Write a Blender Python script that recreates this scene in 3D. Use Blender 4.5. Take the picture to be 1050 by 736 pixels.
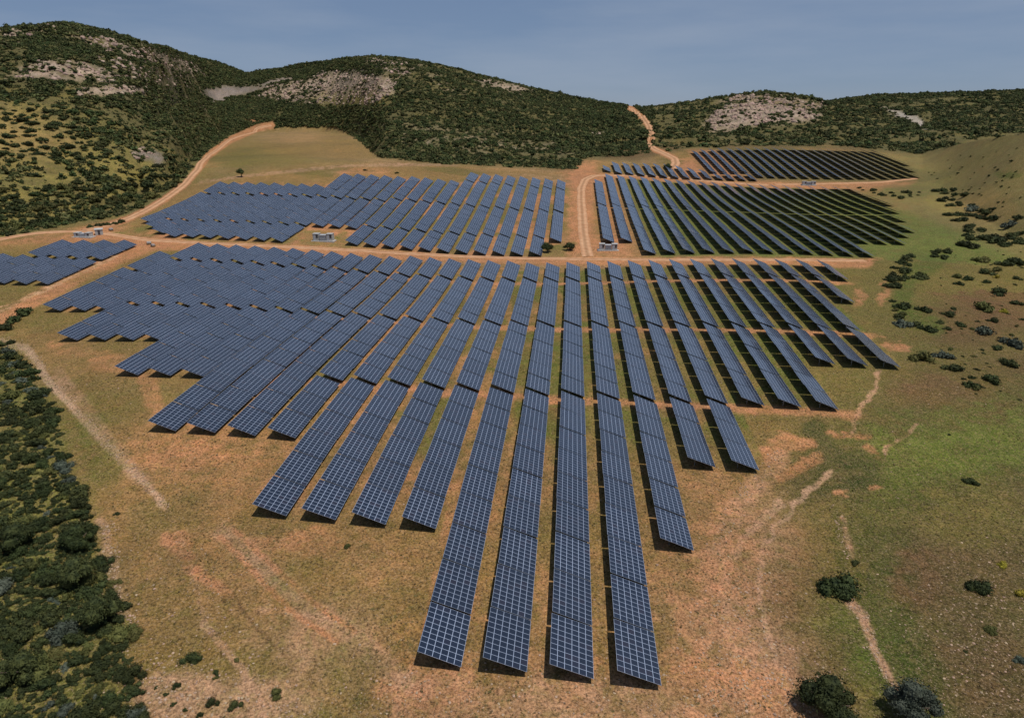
import bpy, bmesh, math, random
import numpy as np
from mathutils import Matrix, Vector

for o in list(bpy.data.objects): bpy.data.objects.remove(o)
random.seed(7); RNG = np.random.RandomState(11)
scene = bpy.context.scene
COL = scene.collection

# ------------------------------------------------------------------ camera, sky, sun, exposure
FPX, CX, CY = 700.0, 525.0, 368.0          # focal length and centre in photograph pixels (1050 x 736)
HC = 73.8                                  # drone height above the plane of the solar field
PITCH = math.atan((CY - 120.0) / FPX)      # true horizon at pixel row 120
TILT = math.atan((CY - 71.0) / FPX) - PITCH  # the field rises gently away from the drone
THETA = math.atan(64.0 / math.hypot(FPX, CY - 71.0))   # heading of the panel rows

cam = bpy.data.cameras.new('camera'); cam_ob = bpy.data.objects.new('camera', cam); COL.objects.link(cam_ob)
cam.sensor_width = 36.0; cam.lens = 36.0 * FPX / 1050.0
cam.clip_start = 1.0; cam.clip_end = 20000.0
cam_ob.location = (0, 0, HC); cam_ob.rotation_euler = (math.pi/2 - PITCH, 0, 0)
scene.camera = cam_ob

SUN_DIR = Vector((0.27, -0.16, 1.0)).normalized()
sun_el = math.asin(SUN_DIR.z); sun_rot = math.atan2(SUN_DIR.x, SUN_DIR.y)
world = bpy.data.worlds.new('World'); scene.world = world; world.use_nodes = True
wn = world.node_tree.nodes; wl = world.node_tree.links
bg = wn['Background']
sky = wn.new('ShaderNodeTexSky'); sky.sky_type = 'NISHITA'; sky.sun_disc = False
sky.sun_elevation = sun_el; sky.sun_rotation = sun_rot
sky.altitude = 2200; sky.air_density = 1.05; sky.dust_density = 0.1; sky.ozone_density = 3.0
# thin veils of high cloud, mapped by viewing direction
tc = wn.new('ShaderNodeTexCoord'); mp = wn.new('ShaderNodeMapping'); mp.inputs['Scale'].default_value = (1.4, 1.4, 9.0)
mp.inputs['Rotation'].default_value = (0.05, 0.08, 0.4)
nz = wn.new('ShaderNodeTexNoise'); nz.inputs['Scale'].default_value = 1.5; nz.inputs['Detail'].default_value = 7; nz.inputs['Roughness'].default_value = 0.55
rp = wn.new('ShaderNodeValToRGB'); rp.color_ramp.elements[0].position = 0.40; rp.color_ramp.elements[0].color = (0,0,0,1)
rp.color_ramp.elements[1].position = 0.66; rp.color_ramp.elements[1].color = (0.42,0.42,0.42,1)
hs = wn.new('ShaderNodeHueSaturation'); hs.inputs['Saturation'].default_value = 0.92; hs.inputs['Value'].default_value = 0.92
mx = wn.new('ShaderNodeMixRGB'); mx.inputs[2].default_value = (5.4, 6.3, 7.8, 1)
wl.new(tc.outputs['Generated'], mp.inputs['Vector']); wl.new(mp.outputs['Vector'], nz.inputs['Vector'])
wl.new(nz.outputs['Fac'], rp.inputs['Fac']); wl.new(rp.outputs['Color'], mx.inputs['Fac'])
tn = wn.new('ShaderNodeMixRGB'); tn.blend_type = 'MULTIPLY'; tn.inputs[0].default_value = 1; tn.inputs[2].default_value = (1.02, .97, 1.0, 1)
wl.new(sky.outputs['Color'], hs.inputs['Color']); wl.new(hs.outputs['Color'], tn.inputs[1]); fl = wn.new('ShaderNodeMixRGB'); fl.inputs[0].default_value = .55; fl.inputs[2].default_value = (2.8, 4.25, 6.9, 1)
wl.new(tn.outputs[0], fl.inputs[1]); wl.new(fl.outputs[0], mx.inputs[1])
wl.new(mx.outputs['Color'], bg.inputs['Color'])
bg.inputs['Strength'].default_value = 0.074

sl = bpy.data.lights.new('sun', 'SUN'); sl.energy = 4.6; sl.angle = math.radians(0.53); sl.color = (1.0, 0.95, 0.88)
so = bpy.data.objects.new('sun', sl); COL.objects.link(so)
so.rotation_euler = SUN_DIR.to_track_quat('Z', 'Y').to_euler()
vs = scene.view_settings; vs.view_transform = 'Standard'; vs.look = 'None'; vs.gamma = 1.0; vs.exposure = -0.27
vs.use_curve_mapping = False
scene.render.engine = 'CYCLES'
scene.cycles.max_bounces = 6; scene.cycles.diffuse_bounces = 3; scene.cycles.transparent_max_bounces = 4

# ------------------------------------------------------------------ helpers
def tag(o, label=None, cat=None, group=None, kind=None):
    if label: o['label'] = label
    if cat: o['category'] = cat
    if group: o['group'] = group
    if kind: o['kind'] = kind
    return o
def mesh_obj(name, verts, faces, mats=(), parent=None, smooth=False, link=True):
    me = bpy.data.meshes.new(name); me.from_pydata([tuple(v) for v in verts], [], [tuple(f) for f in faces]); me.update()
    for m in mats: me.materials.append(m)
    if smooth: me.polygons.foreach_set('use_smooth', [True]*len(me.polygons))
    o = bpy.data.objects.new(name, me)
    if link: COL.objects.link(o)
    if parent: o.parent = parent
    return o
class MB:
    """collects boxes, tubes and prisms into one mesh"""
    def __init__(s): s.v = []; s.f = []; s.m = []
    def add(s, vs_, fs, mi=0):
        b = len(s.v); s.v += [tuple(v) for v in vs_]; s.f += [tuple(b+i for i in f) for f in fs]; s.m += [mi]*len(fs)
    def box(s, a, b, mi=0, M=None):
        (x0,y0,z0),(x1,y1,z1) = a, b
        vs_ = [Vector(p) for p in [(x0,y0,z0),(x1,y0,z0),(x1,y1,z0),(x0,y1,z0),(x0,y0,z1),(x1,y0,z1),(x1,y1,z1),(x0,y1,z1)]]
        if M: vs_ = [M @ p for p in vs_]
        s.add(vs_, [(0,3,2,1),(4,5,6,7),(0,1,5,4),(1,2,6,5),(2,3,7,6),(3,0,4,7)], mi)
    def tube(s, p, q, r0, r1=None, n=8, mi=0):
        r1 = r0 if r1 is None else r1
        p, q = Vector(p), Vector(q); d = (q-p).normalized(); a = d.orthogonal().normalized(); b = d.cross(a)
        vs_ = [p + (a*math.cos(2*math.pi*i/n)+b*math.sin(2*math.pi*i/n))*r0 for i in range(n)] + \
              [q + (a*math.cos(2*math.pi*i/n)+b*math.sin(2*math.pi*i/n))*r1 for i in range(n)]
        s.add(vs_, [(i,(i+1)%n,n+(i+1)%n,n+i) for i in range(n)] + [tuple(range(n-1,-1,-1)), tuple(range(n,2*n))], mi)
    def build(s, name, mats, parent=None, link=True, smooth=False):
        o = mesh_obj(name, s.v, s.f, mats, parent, smooth, link)
        o.data.polygons.foreach_set('material_index', s.m); return o
def mat(name, base, rough=0.8, metal=0.0, spec=0.3):
    m = bpy.data.materials.new(name); m.use_nodes = True; p = m.node_tree.nodes['Principled BSDF']
    p.inputs['Base Color'].default_value = (*base, 1); p.inputs['Roughness'].default_value = rough
    p.inputs['Metallic'].default_value = metal; p.inputs['Specular IOR Level'].default_value = spec
    return m
def noisy(m, c0, c1, scale, detail=4, coord='Object', bump=0.0, rnd=0.0):
    """base colour mixed between two tints by noise, plus a per-object tint"""
    nt = m.node_tree; n = nt.nodes; l = nt.links; p = n['Principled BSDF']
    t = n.new('ShaderNodeTexCoord'); z = n.new('ShaderNodeTexNoise'); z.inputs['Scale'].default_value = scale; z.inputs['Detail'].default_value = detail
    l.new(t.outputs[coord], z.inputs['Vector'])
    r = n.new('ShaderNodeValToRGB'); r.color_ramp.elements[0].position = .35; r.color_ramp.elements[1].position = .65
    r.color_ramp.elements[0].color = (*c0,1); r.color_ramp.elements[1].color = (*c1,1)
    l.new(z.outputs['Fac'], r.inputs['Fac']); out = r.outputs['Color']
    if rnd:
        oi = n.new('ShaderNodeObjectInfo'); h = n.new('ShaderNodeHueSaturation')
        mr = n.new('ShaderNodeMapRange'); mr.inputs['To Min'].default_value = 1-rnd; mr.inputs['To Max'].default_value = 1+rnd
        mr2 = n.new('ShaderNodeMapRange'); mr2.inputs['To Min'].default_value = .5-.035*min(1,rnd*2); mr2.inputs['To Max'].default_value = .5+.035*min(1,rnd*2)
        mu = n.new('ShaderNodeMath'); mu.operation = 'MULTIPLY'; mu.inputs[1].default_value = 7.31
        fr = n.new('ShaderNodeMath'); fr.operation = 'FRACT'
        l.new(oi.outputs['Random'], mr.inputs['Value']); l.new(oi.outputs['Random'], mu.inputs[0]); l.new(mu.outputs[0], fr.inputs[0]); l.new(fr.outputs[0], mr2.inputs['Value'])
        l.new(out, h.inputs['Color']); l.new(mr.outputs[0], h.inputs['Value']); l.new(mr2.outputs[0], h.inputs['Hue']); out = h.outputs['Color']
    l.new(out, p.inputs['Base Color'])
    if bump:
        b = n.new('ShaderNodeBump'); b.inputs['Strength'].default_value = bump; l.new(z.outputs['Fac'], b.inputs['Height']); l.new(b.outputs['Normal'], p.inputs['Normal'])
    return m
_T = np.random.RandomState(5).rand(256, 256)
def vnoise(x, y):
    xi = np.floor(x).astype(int); yi = np.floor(y).astype(int); fx = x-xi; fy = y-yi
    fx = fx*fx*(3-2*fx); fy = fy*fy*(3-2*fy)
    a = _T[xi & 255, yi & 255]; b = _T[(xi+1) & 255, yi & 255]; c_ = _T[xi & 255, (yi+1) & 255]; d = _T[(xi+1) & 255, (yi+1) & 255]
    return (a*(1-fx)+b*fx)*(1-fy) + (c_*(1-fx)+d*fx)*fy
def fbm(x, y, scale, octaves=4, seed=0.0):
    x = np.asarray(x, float)/scale + seed*17.3 + 1000; y = np.asarray(y, float)/scale + seed*9.1 + 1000
    s_ = 0; a = .5; t = 0
    for i in range(octaves):
        s_ = s_ + a*vnoise(x, y); t += a; a *= .5; x = x*2.03 + 11.7; y = y*2.03 + 5.3
    return s_/t            # 0..1
def sstep(a, b, x): 
    t = np.clip((x-a)/(b-a), 0, 1); return t*t*(3-2*t)

# ------------------------------------------------------------------ terrain height
PR, U0 = 8.6, -0.5                      # pitch of the panel rows and offset of row 0
RC = np.array([0.06,-0.18,-1.08,-0.80,2.86,4.11,1.01,1.05,2.02,0.69,-0.14,-0.06,0.05,0.04,-0.04,-0.49,-2.30,-3.60,-0.14,0.63,-3.25,0.37,3.92,1.41,-0.27,-0.07,0.17,0.12,-0.40,-0.40,-0.25,-1.19,0.05,0.10,-3.07,1.02,4.24,1.25,-0.41,-0.03,0.26,0.18,-0.47,0.12,2.87,2.72,1.10,2.42,1.59,1.64,1.94,0.38,-0.31,-0.04,0.19,0.15,0.33,0.46,1.68,-0.36,-4.03,-2.26,-0.69,-0.72,0.36,0.86,0.17,-0.24,-0.04,0.08,0.82,0.06,-0.39,-0.89,-1.95,-1.87,-1.92,-1.27,0.81,1.58,0.12,-0.70,-0.22,0.07,0.27,-0.68,-0.64,1.44,2.58,1.72,0.47,-0.21,-0.26,-0.11,-0.60,-0.63,-0.00,0.13,-0.09,-0.67,-0.69,-0.04,-0.27,-0.31,0.31,-0.58,-2.13,-1.67,-0.22,0.55,0.65,0.25,-0.02,-0.20,-0.52,-1.20,-2.01,-1.40,-0.18,-0.55,-1.65,-1.22,0.30,1.23,1.18,0.50,0.05,0.05,-0.11,-0.50,-0.75,-0.40,0.06,0.01,-0.61,-1.13,-0.78,0.22,0.80,0.50,0.03,0.06,0.04,-0.02,-0.00,0.09,0.19,0.26,-0.08,-0.78,-1.11,-0.65,-0.02,0.13,0.01,0.02,0.02,0.02,0.05,0.07,0.12,0.20,0.18,-0.03,-0.32,-0.41,-0.20,-0.03])
RCU, RCV = [g.ravel() for g in np.meshgrid(np.arange(-300, 361, 60), np.arange(0, 781, 60), indexing='ij')]
CT, ST = math.cos(THETA), math.sin(THETA); CA, SA = math.cos(TILT), math.sin(TILT)
_gu, _gv = np.meshgrid(np.arange(-640, 701, 10.0), np.arange(-300, 1121, 10.0), indexing='ij')
_UG = sum(c_*np.exp(-((_gu-a)**2+(_gv-b)**2)/(2*75.0*75.0)) for a, b, c_ in zip(RCU, RCV, RC))
def undul(u, v):
    """gentle swells of the valley floor, read from a 10 m grid"""
    a = np.clip((u+640)/10, 0, _UG.shape[0]-1.001); b = np.clip((v+300)/10, 0, _UG.shape[1]-1.001)
    i = a.astype(int); j = b.astype(int); fa = a-i; fb = b-j
    return (_UG[i,j]*(1-fa)+_UG[i+1,j]*fa)*(1-fb) + (_UG[i,j+1]*(1-fa)+_UG[i+1,j+1]*fa)*fb
def field(x, y):
    """height of the gently rising valley floor"""
    x = np.asarray(x, float); y = np.asarray(y, float)
    h = np.zeros_like(x)
    for _ in range(2):
        Y = (y + (h-HC)*SA)/CA
        h = undul(x*CT - Y*ST, x*ST + Y*CT)
    Y = (y + (h-HC)*SA)/CA
    Yc = np.where(Y > 760, 760 + 140*(1-np.exp(-(np.maximum(Y,760)-760)/140)), Y); Yc = np.where(Yc < -40, -40 + (Yc+40)*.2, Yc)
    return Yc*SA + (h-HC)*CA + HC
def uv_world(u, v):
    X = u*CT + v*ST; Y = -u*ST + v*CT
    h = undul(np.array([u], float), np.array([v], float))[0]
    return X, Y*CA - (h-HC)*SA, Y*SA + (h-HC)*CA + HC
CP, SP = math.cos(PITCH), math.sin(PITCH)
def ray(px, py):
    dx = (px-CX)/FPX; dy = -(py-CY)/FPX
    return np.array([dx, CP + dy*SP, -SP + dy*CP])
def project(x, y, z):
    zz = z-HC; d = np.maximum(y*CP - zz*SP, 1e-3); up = y*SP + zz*CP
    return CX + FPX*x/d, CY - FPX*up/d
def at_dist(px, py, D):
    r = ray(px, py); t = D/math.hypot(r[0], r[1]); return r[0]*t, r[1]*t, HC + r[2]*t
def base_pt(px, py):
    """where the line of sight meets the valley floor"""
    r = ray(px, py); t = 40.0
    while t < 950:
        if HC + r[2]*t < float(field(r[0]*t, r[1]*t)): break
        t *= 1.01
    return r[0]*t, r[1]*t
def ridge(base, crest, g=.5, back=.35):
    b = sorted((math.atan2(x, y), math.hypot(x, y)) for x, y in [base_pt(*p) for p in base])
    ba = [i[0] for i in b]; bd = [i[1] for i in b]
    c_ = []
    for px, py, D in crest:
        r = ray(px, py); a_ = math.atan2(r[0], r[1]); x, y, z = at_dist(px, py, max(D, 1.28*float(np.interp(a_, ba, bd)))); c_.append((a_, math.hypot(x, y), z))
    c_.sort()
    lo, hi = ba[0], max(ba[-1], c_[-1][0]); ga = np.arange(lo-.3, hi+.3, .003); ker = np.exp(-.5*(np.arange(-14, 15)/5.0)**2); ker /= ker.sum()
    sm = lambda xs, ys: np.convolve(np.pad(np.interp(ga, xs, ys), 14, mode='edge'), ker, 'valid')
    ca = [i[0] for i in c_]
    return (ga, sm(ba, bd), ga, sm(ca, [i[1] for i in c_]), sm(ca, [i[2] for i in c_]), g, back, lo, min(ba[-1], ca[-1]))
RIDGES = {
 'mound': ridge([(110,223),(140,212),(165,198),(184,180),(198,160),(222,142),(250,131.5),(275,129),(285,129)],
               [(120,190,300),(150,140,560),(175,112,640),(200,99,720),(218,103,760),(240,114,800),(262,127,900),(275,133,950),(290,138,950)], .5),
 'left': ridge([(-260,330),(-120,290),(0,247),(75,229),(122,220),(140,210),(162,188),(184,156),(205,138),(225,133),(245,132),(275,131),(300,131)],
               [(-300,60,700),(-120,36,760),(-50,32,790),(0,31,800),(30,26,800),(70,23,810),(100,30,820),(150,43,830),(200,57,900),(230,65.5,1150),(250,71,1350),(268,86,1400),(290,108,1350),(312,131,1200)], .55),
 'mid': ridge([(180,140),(262,130),(290,126),(345,128),(370,140),(388,163),(450,168),(520,171),(588,174),(596,160),(640,158),(690,158),(720,156),(760,152)],
              [(180,90,1150),(250,75,1180),(280,70,1180),(310,64,1180),(350,60,1150),(385,58,1130),(430,63,1130),(480,73,1150),(520,84,1180),(560,95,1200),(600,102,1220),(640,109,1230),(700,118,1200),(770,135,1150)], .45),
 'dome': ridge([(600,160),(640,158),(700,153),(760,151),(850,151),(900,155),(960,158)],
               [(620,116,1150),(650,112,1200),(690,108,1230),(730,101,1250),(760,97,1250),(790,95.5,1250),(820,99,1250),(850,104,1250),(880,118,1200),(940,140,1100)], .4),
 'far': ridge([(740,152),(850,151),(900,155),(950,158),(1050,165),(1200,175),(1400,190)],
              [(740,124,1750),(800,110,1800),(850,103,1800),(900,98.5,1850),(960,95,1900),(1050,91.5,1950),(1150,88,1950),(1400,80,1900)], .35),
 'knoll': ridge([(890,170),(930,178),(970,200),(1010,225),(1060,255),(1150,300),(1350,380)],
                [(890,164,640),(915,160,650),(945,157,640),(970,151,630),(1000,143.5,620),(1050,136,600),(1150,122,560),(1350,95,500)], .12),
}
def height(x, y, detail=True):
    x = np.asarray(x, float); y = np.asarray(y, float)
    z0 = field(x, y); az = np.arctan2(x, np.maximum(y, 1e-6)); D = np.hypot(x, y); z = z0.copy(); hill = np.zeros_like(z0)
    far_ = sstep(300, 700, D)
    aw = az + far_*((fbm(x, y, 150, 3, 40)-.5)*.035 + (fbm(x, y, 45, 3, 41)-.5)*.012); dw = 1 + far_*(fbm(x, y, 130, 3, 42)-.5)*.10
    for nm, (ba, bd, ca, cd, cz, g, back, lo, hi) in RIDGES.items():
        Db = np.interp(aw, ba, bd)*dw; Dc = np.interp(az, ca, cd); Zc = np.interp(az, ca, cz)
        zb = field(np.sin(az)*Db, np.cos(az)*Db)
        t = (D-Db)/np.maximum(Dc-Db, 30)
        tt = np.clip(t, 0, 1)
        s_ = tt*tt*(3-2*tt)*g + tt*(1-g)
        zr = zb + (Zc-zb)*s_
        over = np.maximum(D-Dc, 0)
        zr = zr - back*over*over/(over+60.0)
        zr = np.maximum(zr, -40.0)
        edge = sstep(lo-.02, lo+.05, az)*(1-sstep(hi-.03, hi+.04, az))
        ok = (t > 0) & (y > 0)
        zr = np.where(ok, z0 + (zr-z0)*edge, -1e3)
        up = zr > z
        amt = sstep(0, .16, t)*edge*(1 - .75*sstep(.85, 1.0, t))
        if nm == 'knoll': amt = amt*.10
        hill = np.where(up, amt, hill); z = np.maximum(z, zr)
    z = np.where((D > 1600) & (z < 0), z*.3, z)
    if detail:
        z = z + hill*((fbm(x, y, 120, 5, 1)-.5)*26 + (fbm(x, y, 22, 4, 2)-.5)*7)
        z = z + (fbm(x, y, 26, 4, 3)-.5)*.5
    return z
def px2w(px, py):
    """where the line of sight through a photograph pixel meets the ground"""
    P_ = np.atleast_2d(np.array(list(zip(np.atleast_1d(px), np.atleast_1d(py))), float))
    R = np.array([ray(a, b) for a, b in P_]); n = len(R)
    t = np.full(n, 40.0); done = np.zeros(n, bool)
    while not done.all() and t.min() < 2600 and (t[~done] < 2600).any():
        a = ~done & (t < 2600)
        tn = t[a]*1.02; x = R[a,0]*tn; y = R[a,1]*tn
        hit = HC + R[a,2]*tn < height(x, y)
        idx = np.where(a)[0]; done[idx[hit]] = True; t[idx[~hit]] = tn[~hit]
    lo = t.copy(); hi = t*1.02
    for _ in range(9):
        m_ = (lo+hi)/2; h_ = HC + R[:,2]*m_ < height(R[:,0]*m_, R[:,1]*m_); hi = np.where(h_, m_, hi); lo = np.where(h_, lo, m_)
    X, Y = R[:,0]*hi, R[:,1]*hi
    return np.stack([X, Y, height(X, Y)], 1)

# ------------------------------------------------------------------ ground cover map (evaluated once per ground vertex)
def seg_d(px, py, pts, xs=1.0):
    d = np.full(px.shape, 1e9); pts = np.array(pts, float)
    for (ax, ay), (bx, by) in zip(pts[:-1], pts[1:]):
        vx, vy = bx-ax, by-ay; L = vx*vx+vy*vy+1e-9
        t = np.clip(((px-ax)*vx+(py-ay)*vy)/L, 0, 1)
        d = np.minimum(d, np.hypot((px-ax-t*vx)*xs, py-ay-t*vy))
    return d
def inpoly(px, py, pts):
    r = np.zeros(px.shape, bool); n = len(pts); j = n-1
    for i in range(n):
        xi, yi = pts[i]; xj, yj = pts[j]
        c_ = ((yi > py) != (yj > py)) & (px < (xj-xi)*(py-yi)/((yj-yi) or 1e-9)+xi)
        r ^= c_; j = i
    return r
def poly_soft(px, py, pts, w):
    d = seg_d(px, py, list(pts)+[pts[0]]); s_ = np.where(inpoly(px, py, pts), d, -d)
    return np.clip(s_/w*.5+.5, 0, 1)
ROADS = {   # centre line in photograph pixels, width in metres
 'cross': ([(-60,262),(0,245),(40,238.5),(80,237),(115,240),(150,246),(200,249),(250,251),(300,253.5),(350,256),(400,259),(450,261.5),(500,263.5),(560,265),(600,265.5),(650,266),(700,266.5),(760,266.5),(830,266.5),(890,267.5)], 5.0),
 'hill': ([(84,237),(110,231),(130,225),(150,215.5),(170,203.5),(190,188.5),(203,174),(213,160),(235,144),(262,132.5),(279,128.5)], 5.5),
 'centre': ([(603,264),(600,250),(598,235),(597,220),(596,205),(596,193),(600,184),(610,180),(640,180),(670,181),(700,183.5),(740,187),(790,190)], 6.0),
 'saddle': ([(646,110.5),(653,116),(660,122),(665,129),(668,136),(668,143),(665,148),(671,153),(682,158),(692,163),(693,168),(688,174)], 8.5),
 'south': ([(792,189),(830,189),(870,188),(905,187),(940,183)], 5.0),
}
C_DRY=(.212,.130,.046); C_OLV=(.112,.096,.024); C_GRN=(.058,.084,.012); C_BRN=(.105,.056,.026); C_SOIL=(.39,.175,.085); C_ROAD=(.46,.28,.165)
C_PALE=(.345,.20,.12); C_ROCK=(.37,.28,.225); C_GREY=(.20,.168,.16); C_SCRUB=(.070,.070,.026); C_YEL=(.20,.165,.045)
TIER_V = (150.0, 205.3, 263.0)
def cover(px, py, x, y, z):
    """ground colour (linear RGB) for points seen at pixel px,py with world position x,y"""
    x0, y0 = x, y; lift = np.maximum(z-30, 0)*(np.hypot(x, y) > 280); y = y + 1.2*lift; x = x + .5*lift
    n1 = fbm(x, y, 38, 5, 4); n2 = fbm(x, y, 9, 4, 5); n3 = fbm(x, y, 90, 3, 6); n4 = fbm(x, y, 3.2, 3, 7)
    n5 = fbm(x, y, 1.6, 2, 60); q_ = np.clip(py/600, .12, 1)**1.5; brk = .45*n4+.35*n5+.2*n2
    wx = px + (n2-.5)*26*np.clip(py/500, .2, 1) + (n4-.5)*34*q_ + (n5-.5)*14*q_; wy = py + (n4-.5)*24*q_ + (n5-.5)*10*q_ + (fbm(x, y, 14, 3, 8)-.5)*10*np.clip(py/400, .15, 1)
    col = np.zeros(px.shape+(3,)); col[:] = C_DRY
    def mixc(c_, a): 
        a = np.clip(a, 0, 1); a = np.clip(a + (brk-.5)*5.0*a*(1-a), 0, 1)*np.clip(.85+.8*(brk-.30), .65, 1.0); a = a[..., None]; col[:] = col*(1-a) + np.array(c_)*a
    def blob(cx, cy, rx, ry, c_, s_=1.0, e=.5):
        d = np.hypot((wx-cx)/rx, (wy-cy)/ry); mixc(c_, s_*(1-sstep(1-e, 1+e*.4, d)))
    def line(pts, w, c_, s_=1.0): 
        d = seg_d(px*.65+wx*.35, py*.65+wy*.35, pts); mixc(c_, s_*(1-sstep(w*.35, w, d))*(1 if w > 4.5 else .45+.75*sstep(.38, .58, n5)))
    def poly(pts, w, c_, s_=1.0): mixc(c_, s_*poly_soft(wx, wy, pts, w))
    mixc(C_OLV, sstep(.44, .62, n1)*.7)
    mixc(C_PALE, sstep(.56, .72, n3)*.35*(1-sstep(800,900,px)))
    # greener and browner right-hand side, with cloud shade painted into the ground colour
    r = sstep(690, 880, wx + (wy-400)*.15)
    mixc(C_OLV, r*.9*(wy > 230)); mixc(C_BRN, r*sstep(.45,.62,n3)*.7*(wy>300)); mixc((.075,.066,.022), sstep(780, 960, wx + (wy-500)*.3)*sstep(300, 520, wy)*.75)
    poly([(790,470),(870,450),(960,430),(1060,405),(1060,480),(960,510),(880,560),(830,640),(880,740),(960,740),(900,640),(910,570),(830,520)], 30, C_GRN, .85)
    poly([(890,450),(960,430),(1060,420),(1060,478),(960,486),(900,500)], 16, (.105,.125,.022), .7)
    blob(850,490,64,34,(.036,.052,.011),.95); line([(835,440),(850,470),(880,500)], 18, (.036,.052,.011), .9); blob(880,560,45,60,(.055,.072,.012),.8); blob(915,610,36,80,(.050,.066,.012),.8); blob(945,700,30,50,(.042,.058,.010),.85)
    blob(1000,590,70,60,(.092,.060,.024),.6); blob(1010,690,70,55,(.098,.060,.026),.65); blob(945,590,30,40,C_BRN,.5)
    blob(1000,530,60,35,C_OLV,.8); blob(995,330,60,30,C_BRN,.65); blob(960,400,50,16,C_BRN,.5); poly([(880,158),(940,150),(1000,138),(1080,125),(1080,270),(990,262),(950,240),(900,200)], 14, (.150,.128,.045), .85); blob(1010,215,40,20,C_DRY,.4); blob(940,190,50,20,C_GRN,.25)
    line([(960,268),(930,285),(925,310),(935,325),(960,335)], 14, C_GRN, .8); blob(1035,180,16,4,C_GRN,.8); blob(900,240,30,25,C_YEL,.3)
    blob(890,216,22,16,C_YEL,.35); line([(955,205),(985,222)], 8, C_YEL,.5)
    # bare earth on the right
    for b in [(805,455,26,12),(790,470,16,14),(826,455,14,6),(886,447,9,5),(868,446,12,4),(905,300,6,14),(882,305,7,12),(918,355,12,4),(924,358,14,5),(905,352,6,6),(888,460,8,4),(898,500,8,4),(866,505,8,4)]: blob(*b, C_SOIL, .75)
    line([(800,472),(770,505),(745,540),(735,560)], 14, C_PALE, .6); line([(850,485),(835,497),(800,530),(782,556),(775,590),(784,640),(800,700)], 5, (.40,.25,.16), .85); line([(800,515),(765,545),(745,575),(742,620),(752,680),(775,740)], 5.5, (.40,.25,.16), .8); line([(838,470),(800,490)], 8, C_SOIL, .6)
    line([(902,380),(897,400),(880,425),(872,446)], 3.5, C_PALE, .8); line([(940,436),(915,455),(905,470)], 3, C_PALE, .6)
    poly([(705,745),(715,640),(740,560),(780,520),(800,560),(770,600),(785,640),(830,690),(840,745)], 34, C_PALE, .8)
    line([(863,530),(869,550),(875,570)], 4, C_PALE, .9); line([(866,612),(884,630),(893,655),(905,685),(918,708)], 6, C_PALE, 1.0)
    blob(520,560,420,190,C_SOIL,.22); blob(640,720,260,60,C_SOIL,.45); blob(250,470,150,60,C_SOIL,.3); blob(720,600,70,130,C_SOIL,.35)
    # bottom centre and left: trampled earth and stones
    blob(560,725,190,40,C_PALE,.5); blob(430,700,90,40,C_SOIL,.3); blob(330,660,70,60,C_PALE,.45); blob(230,720,110,30,C_PALE,.75); blob(160,722,40,30,C_PALE,.6)
    line([(232,548),(270,578),(310,620),(350,645),(420,700)], 16, C_PALE, .55); line([(228,552),(262,585),(300,626),(345,660)], 4.6, C_SOIL, .7); line([(242,546),(280,578),(322,618),(362,648)], 4.6, C_SOIL, .7); blob(185,556,16,11,C_SOIL,.75); line([(195,580),(232,606)], 9, C_SOIL, .75)
    line([(212,640),(250,690),(275,735)], 7, C_PALE, .7); line([(235,605),(262,640),(300,680)], 3, C_BRN, .5)
    line([(0,349),(28,358),(45,385),(68,410),(100,445),(140,485),(168,518)], 5.5, (.42,.27,.175), .95); line([(168,518),(186,550),(203,598),(212,640)], 4, C_PALE, .3); line([(60,385),(85,415),(110,450),(150,495)], 11, C_PALE, .6)
    line([(105,540),(115,590),(125,625)], 10, C_PALE, .75); blob(110,630,20,12,C_PALE,.6)
    blob(110,470,26,26,C_GRN,.4); blob(95,430,20,20,C_GRN,.35); blob(330,600,50,30,C_GRN,.25); blob(365,690,40,30,C_OLV,.5)
    line([(100,370),(150,378),(160,420)], 14, C_SOIL, .45); blob(190,468,60,16,C_SOIL,.45); blob(70,360,26,7,C_SOIL,.4); blob(300,555,60,14,C_SOIL,.4)
    # earth works round the field
    line([(165,246),(120,264),(80,284),(40,306),(-20,338)], 11, C_SOIL, .9); line([(120,262),(40,300),(-10,325)], 3, C_ROAD, .6)
    poly([(0,250),(60,240),(100,235),(150,240),(190,247),(150,252),(110,248),(60,247)], 5, C_SOIL, .95)
    poly([(100,238),(130,235),(158,240),(170,252),(150,252)], 6, C_SOIL, .8); blob(148,236,14,6,C_GRN,.7); blob(100,290,30,14,C_OLV,.4)
    poly([(300,252),(302,236),(322,228),(362,230),(370,236),(352,252)], 4, C_SOIL, .95); blob(345,246,6,2,C_GRN,.8)
    poly([(345,182),(352,175),(395,172),(405,180),(380,185)], 4, C_SOIL, .6)
    poly([(578,262),(584,190),(580,178),(570,170),(590,163),(612,168),(612,178),(625,182),(612,190),(608,262)], 5, C_SOIL, .95)
    poly([(604,262),(606,244),(640,243),(650,262)], 4, C_SOIL, .95)
    line([(130,250),(300,256),(450,264),(600,268),(750,269),(890,270)], 7, C_SOIL, .9)
    line([(890,268),(920,258),(950,243)], 4, C_SOIL, .6); line([(900,262),(930,256)], 5, C_SOIL, .35)
    line([(612,181),(700,187),(800,193),(850,195)], 6, C_SOIL, .85)
    poly([(694,176),(700,164),(712,163),(726,182),(700,184)], 4, C_SOIL, .95); poly([(764,181),(775,178),(790,184),(860,186),(945,182),(930,190),(850,196),(780,190)], 3, C_SOIL, .85)
    line([(205,187),(250,181),(300,175.5),(350,170.5),(400,169),(470,169)], 2.2, C_PALE, .8)
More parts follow.
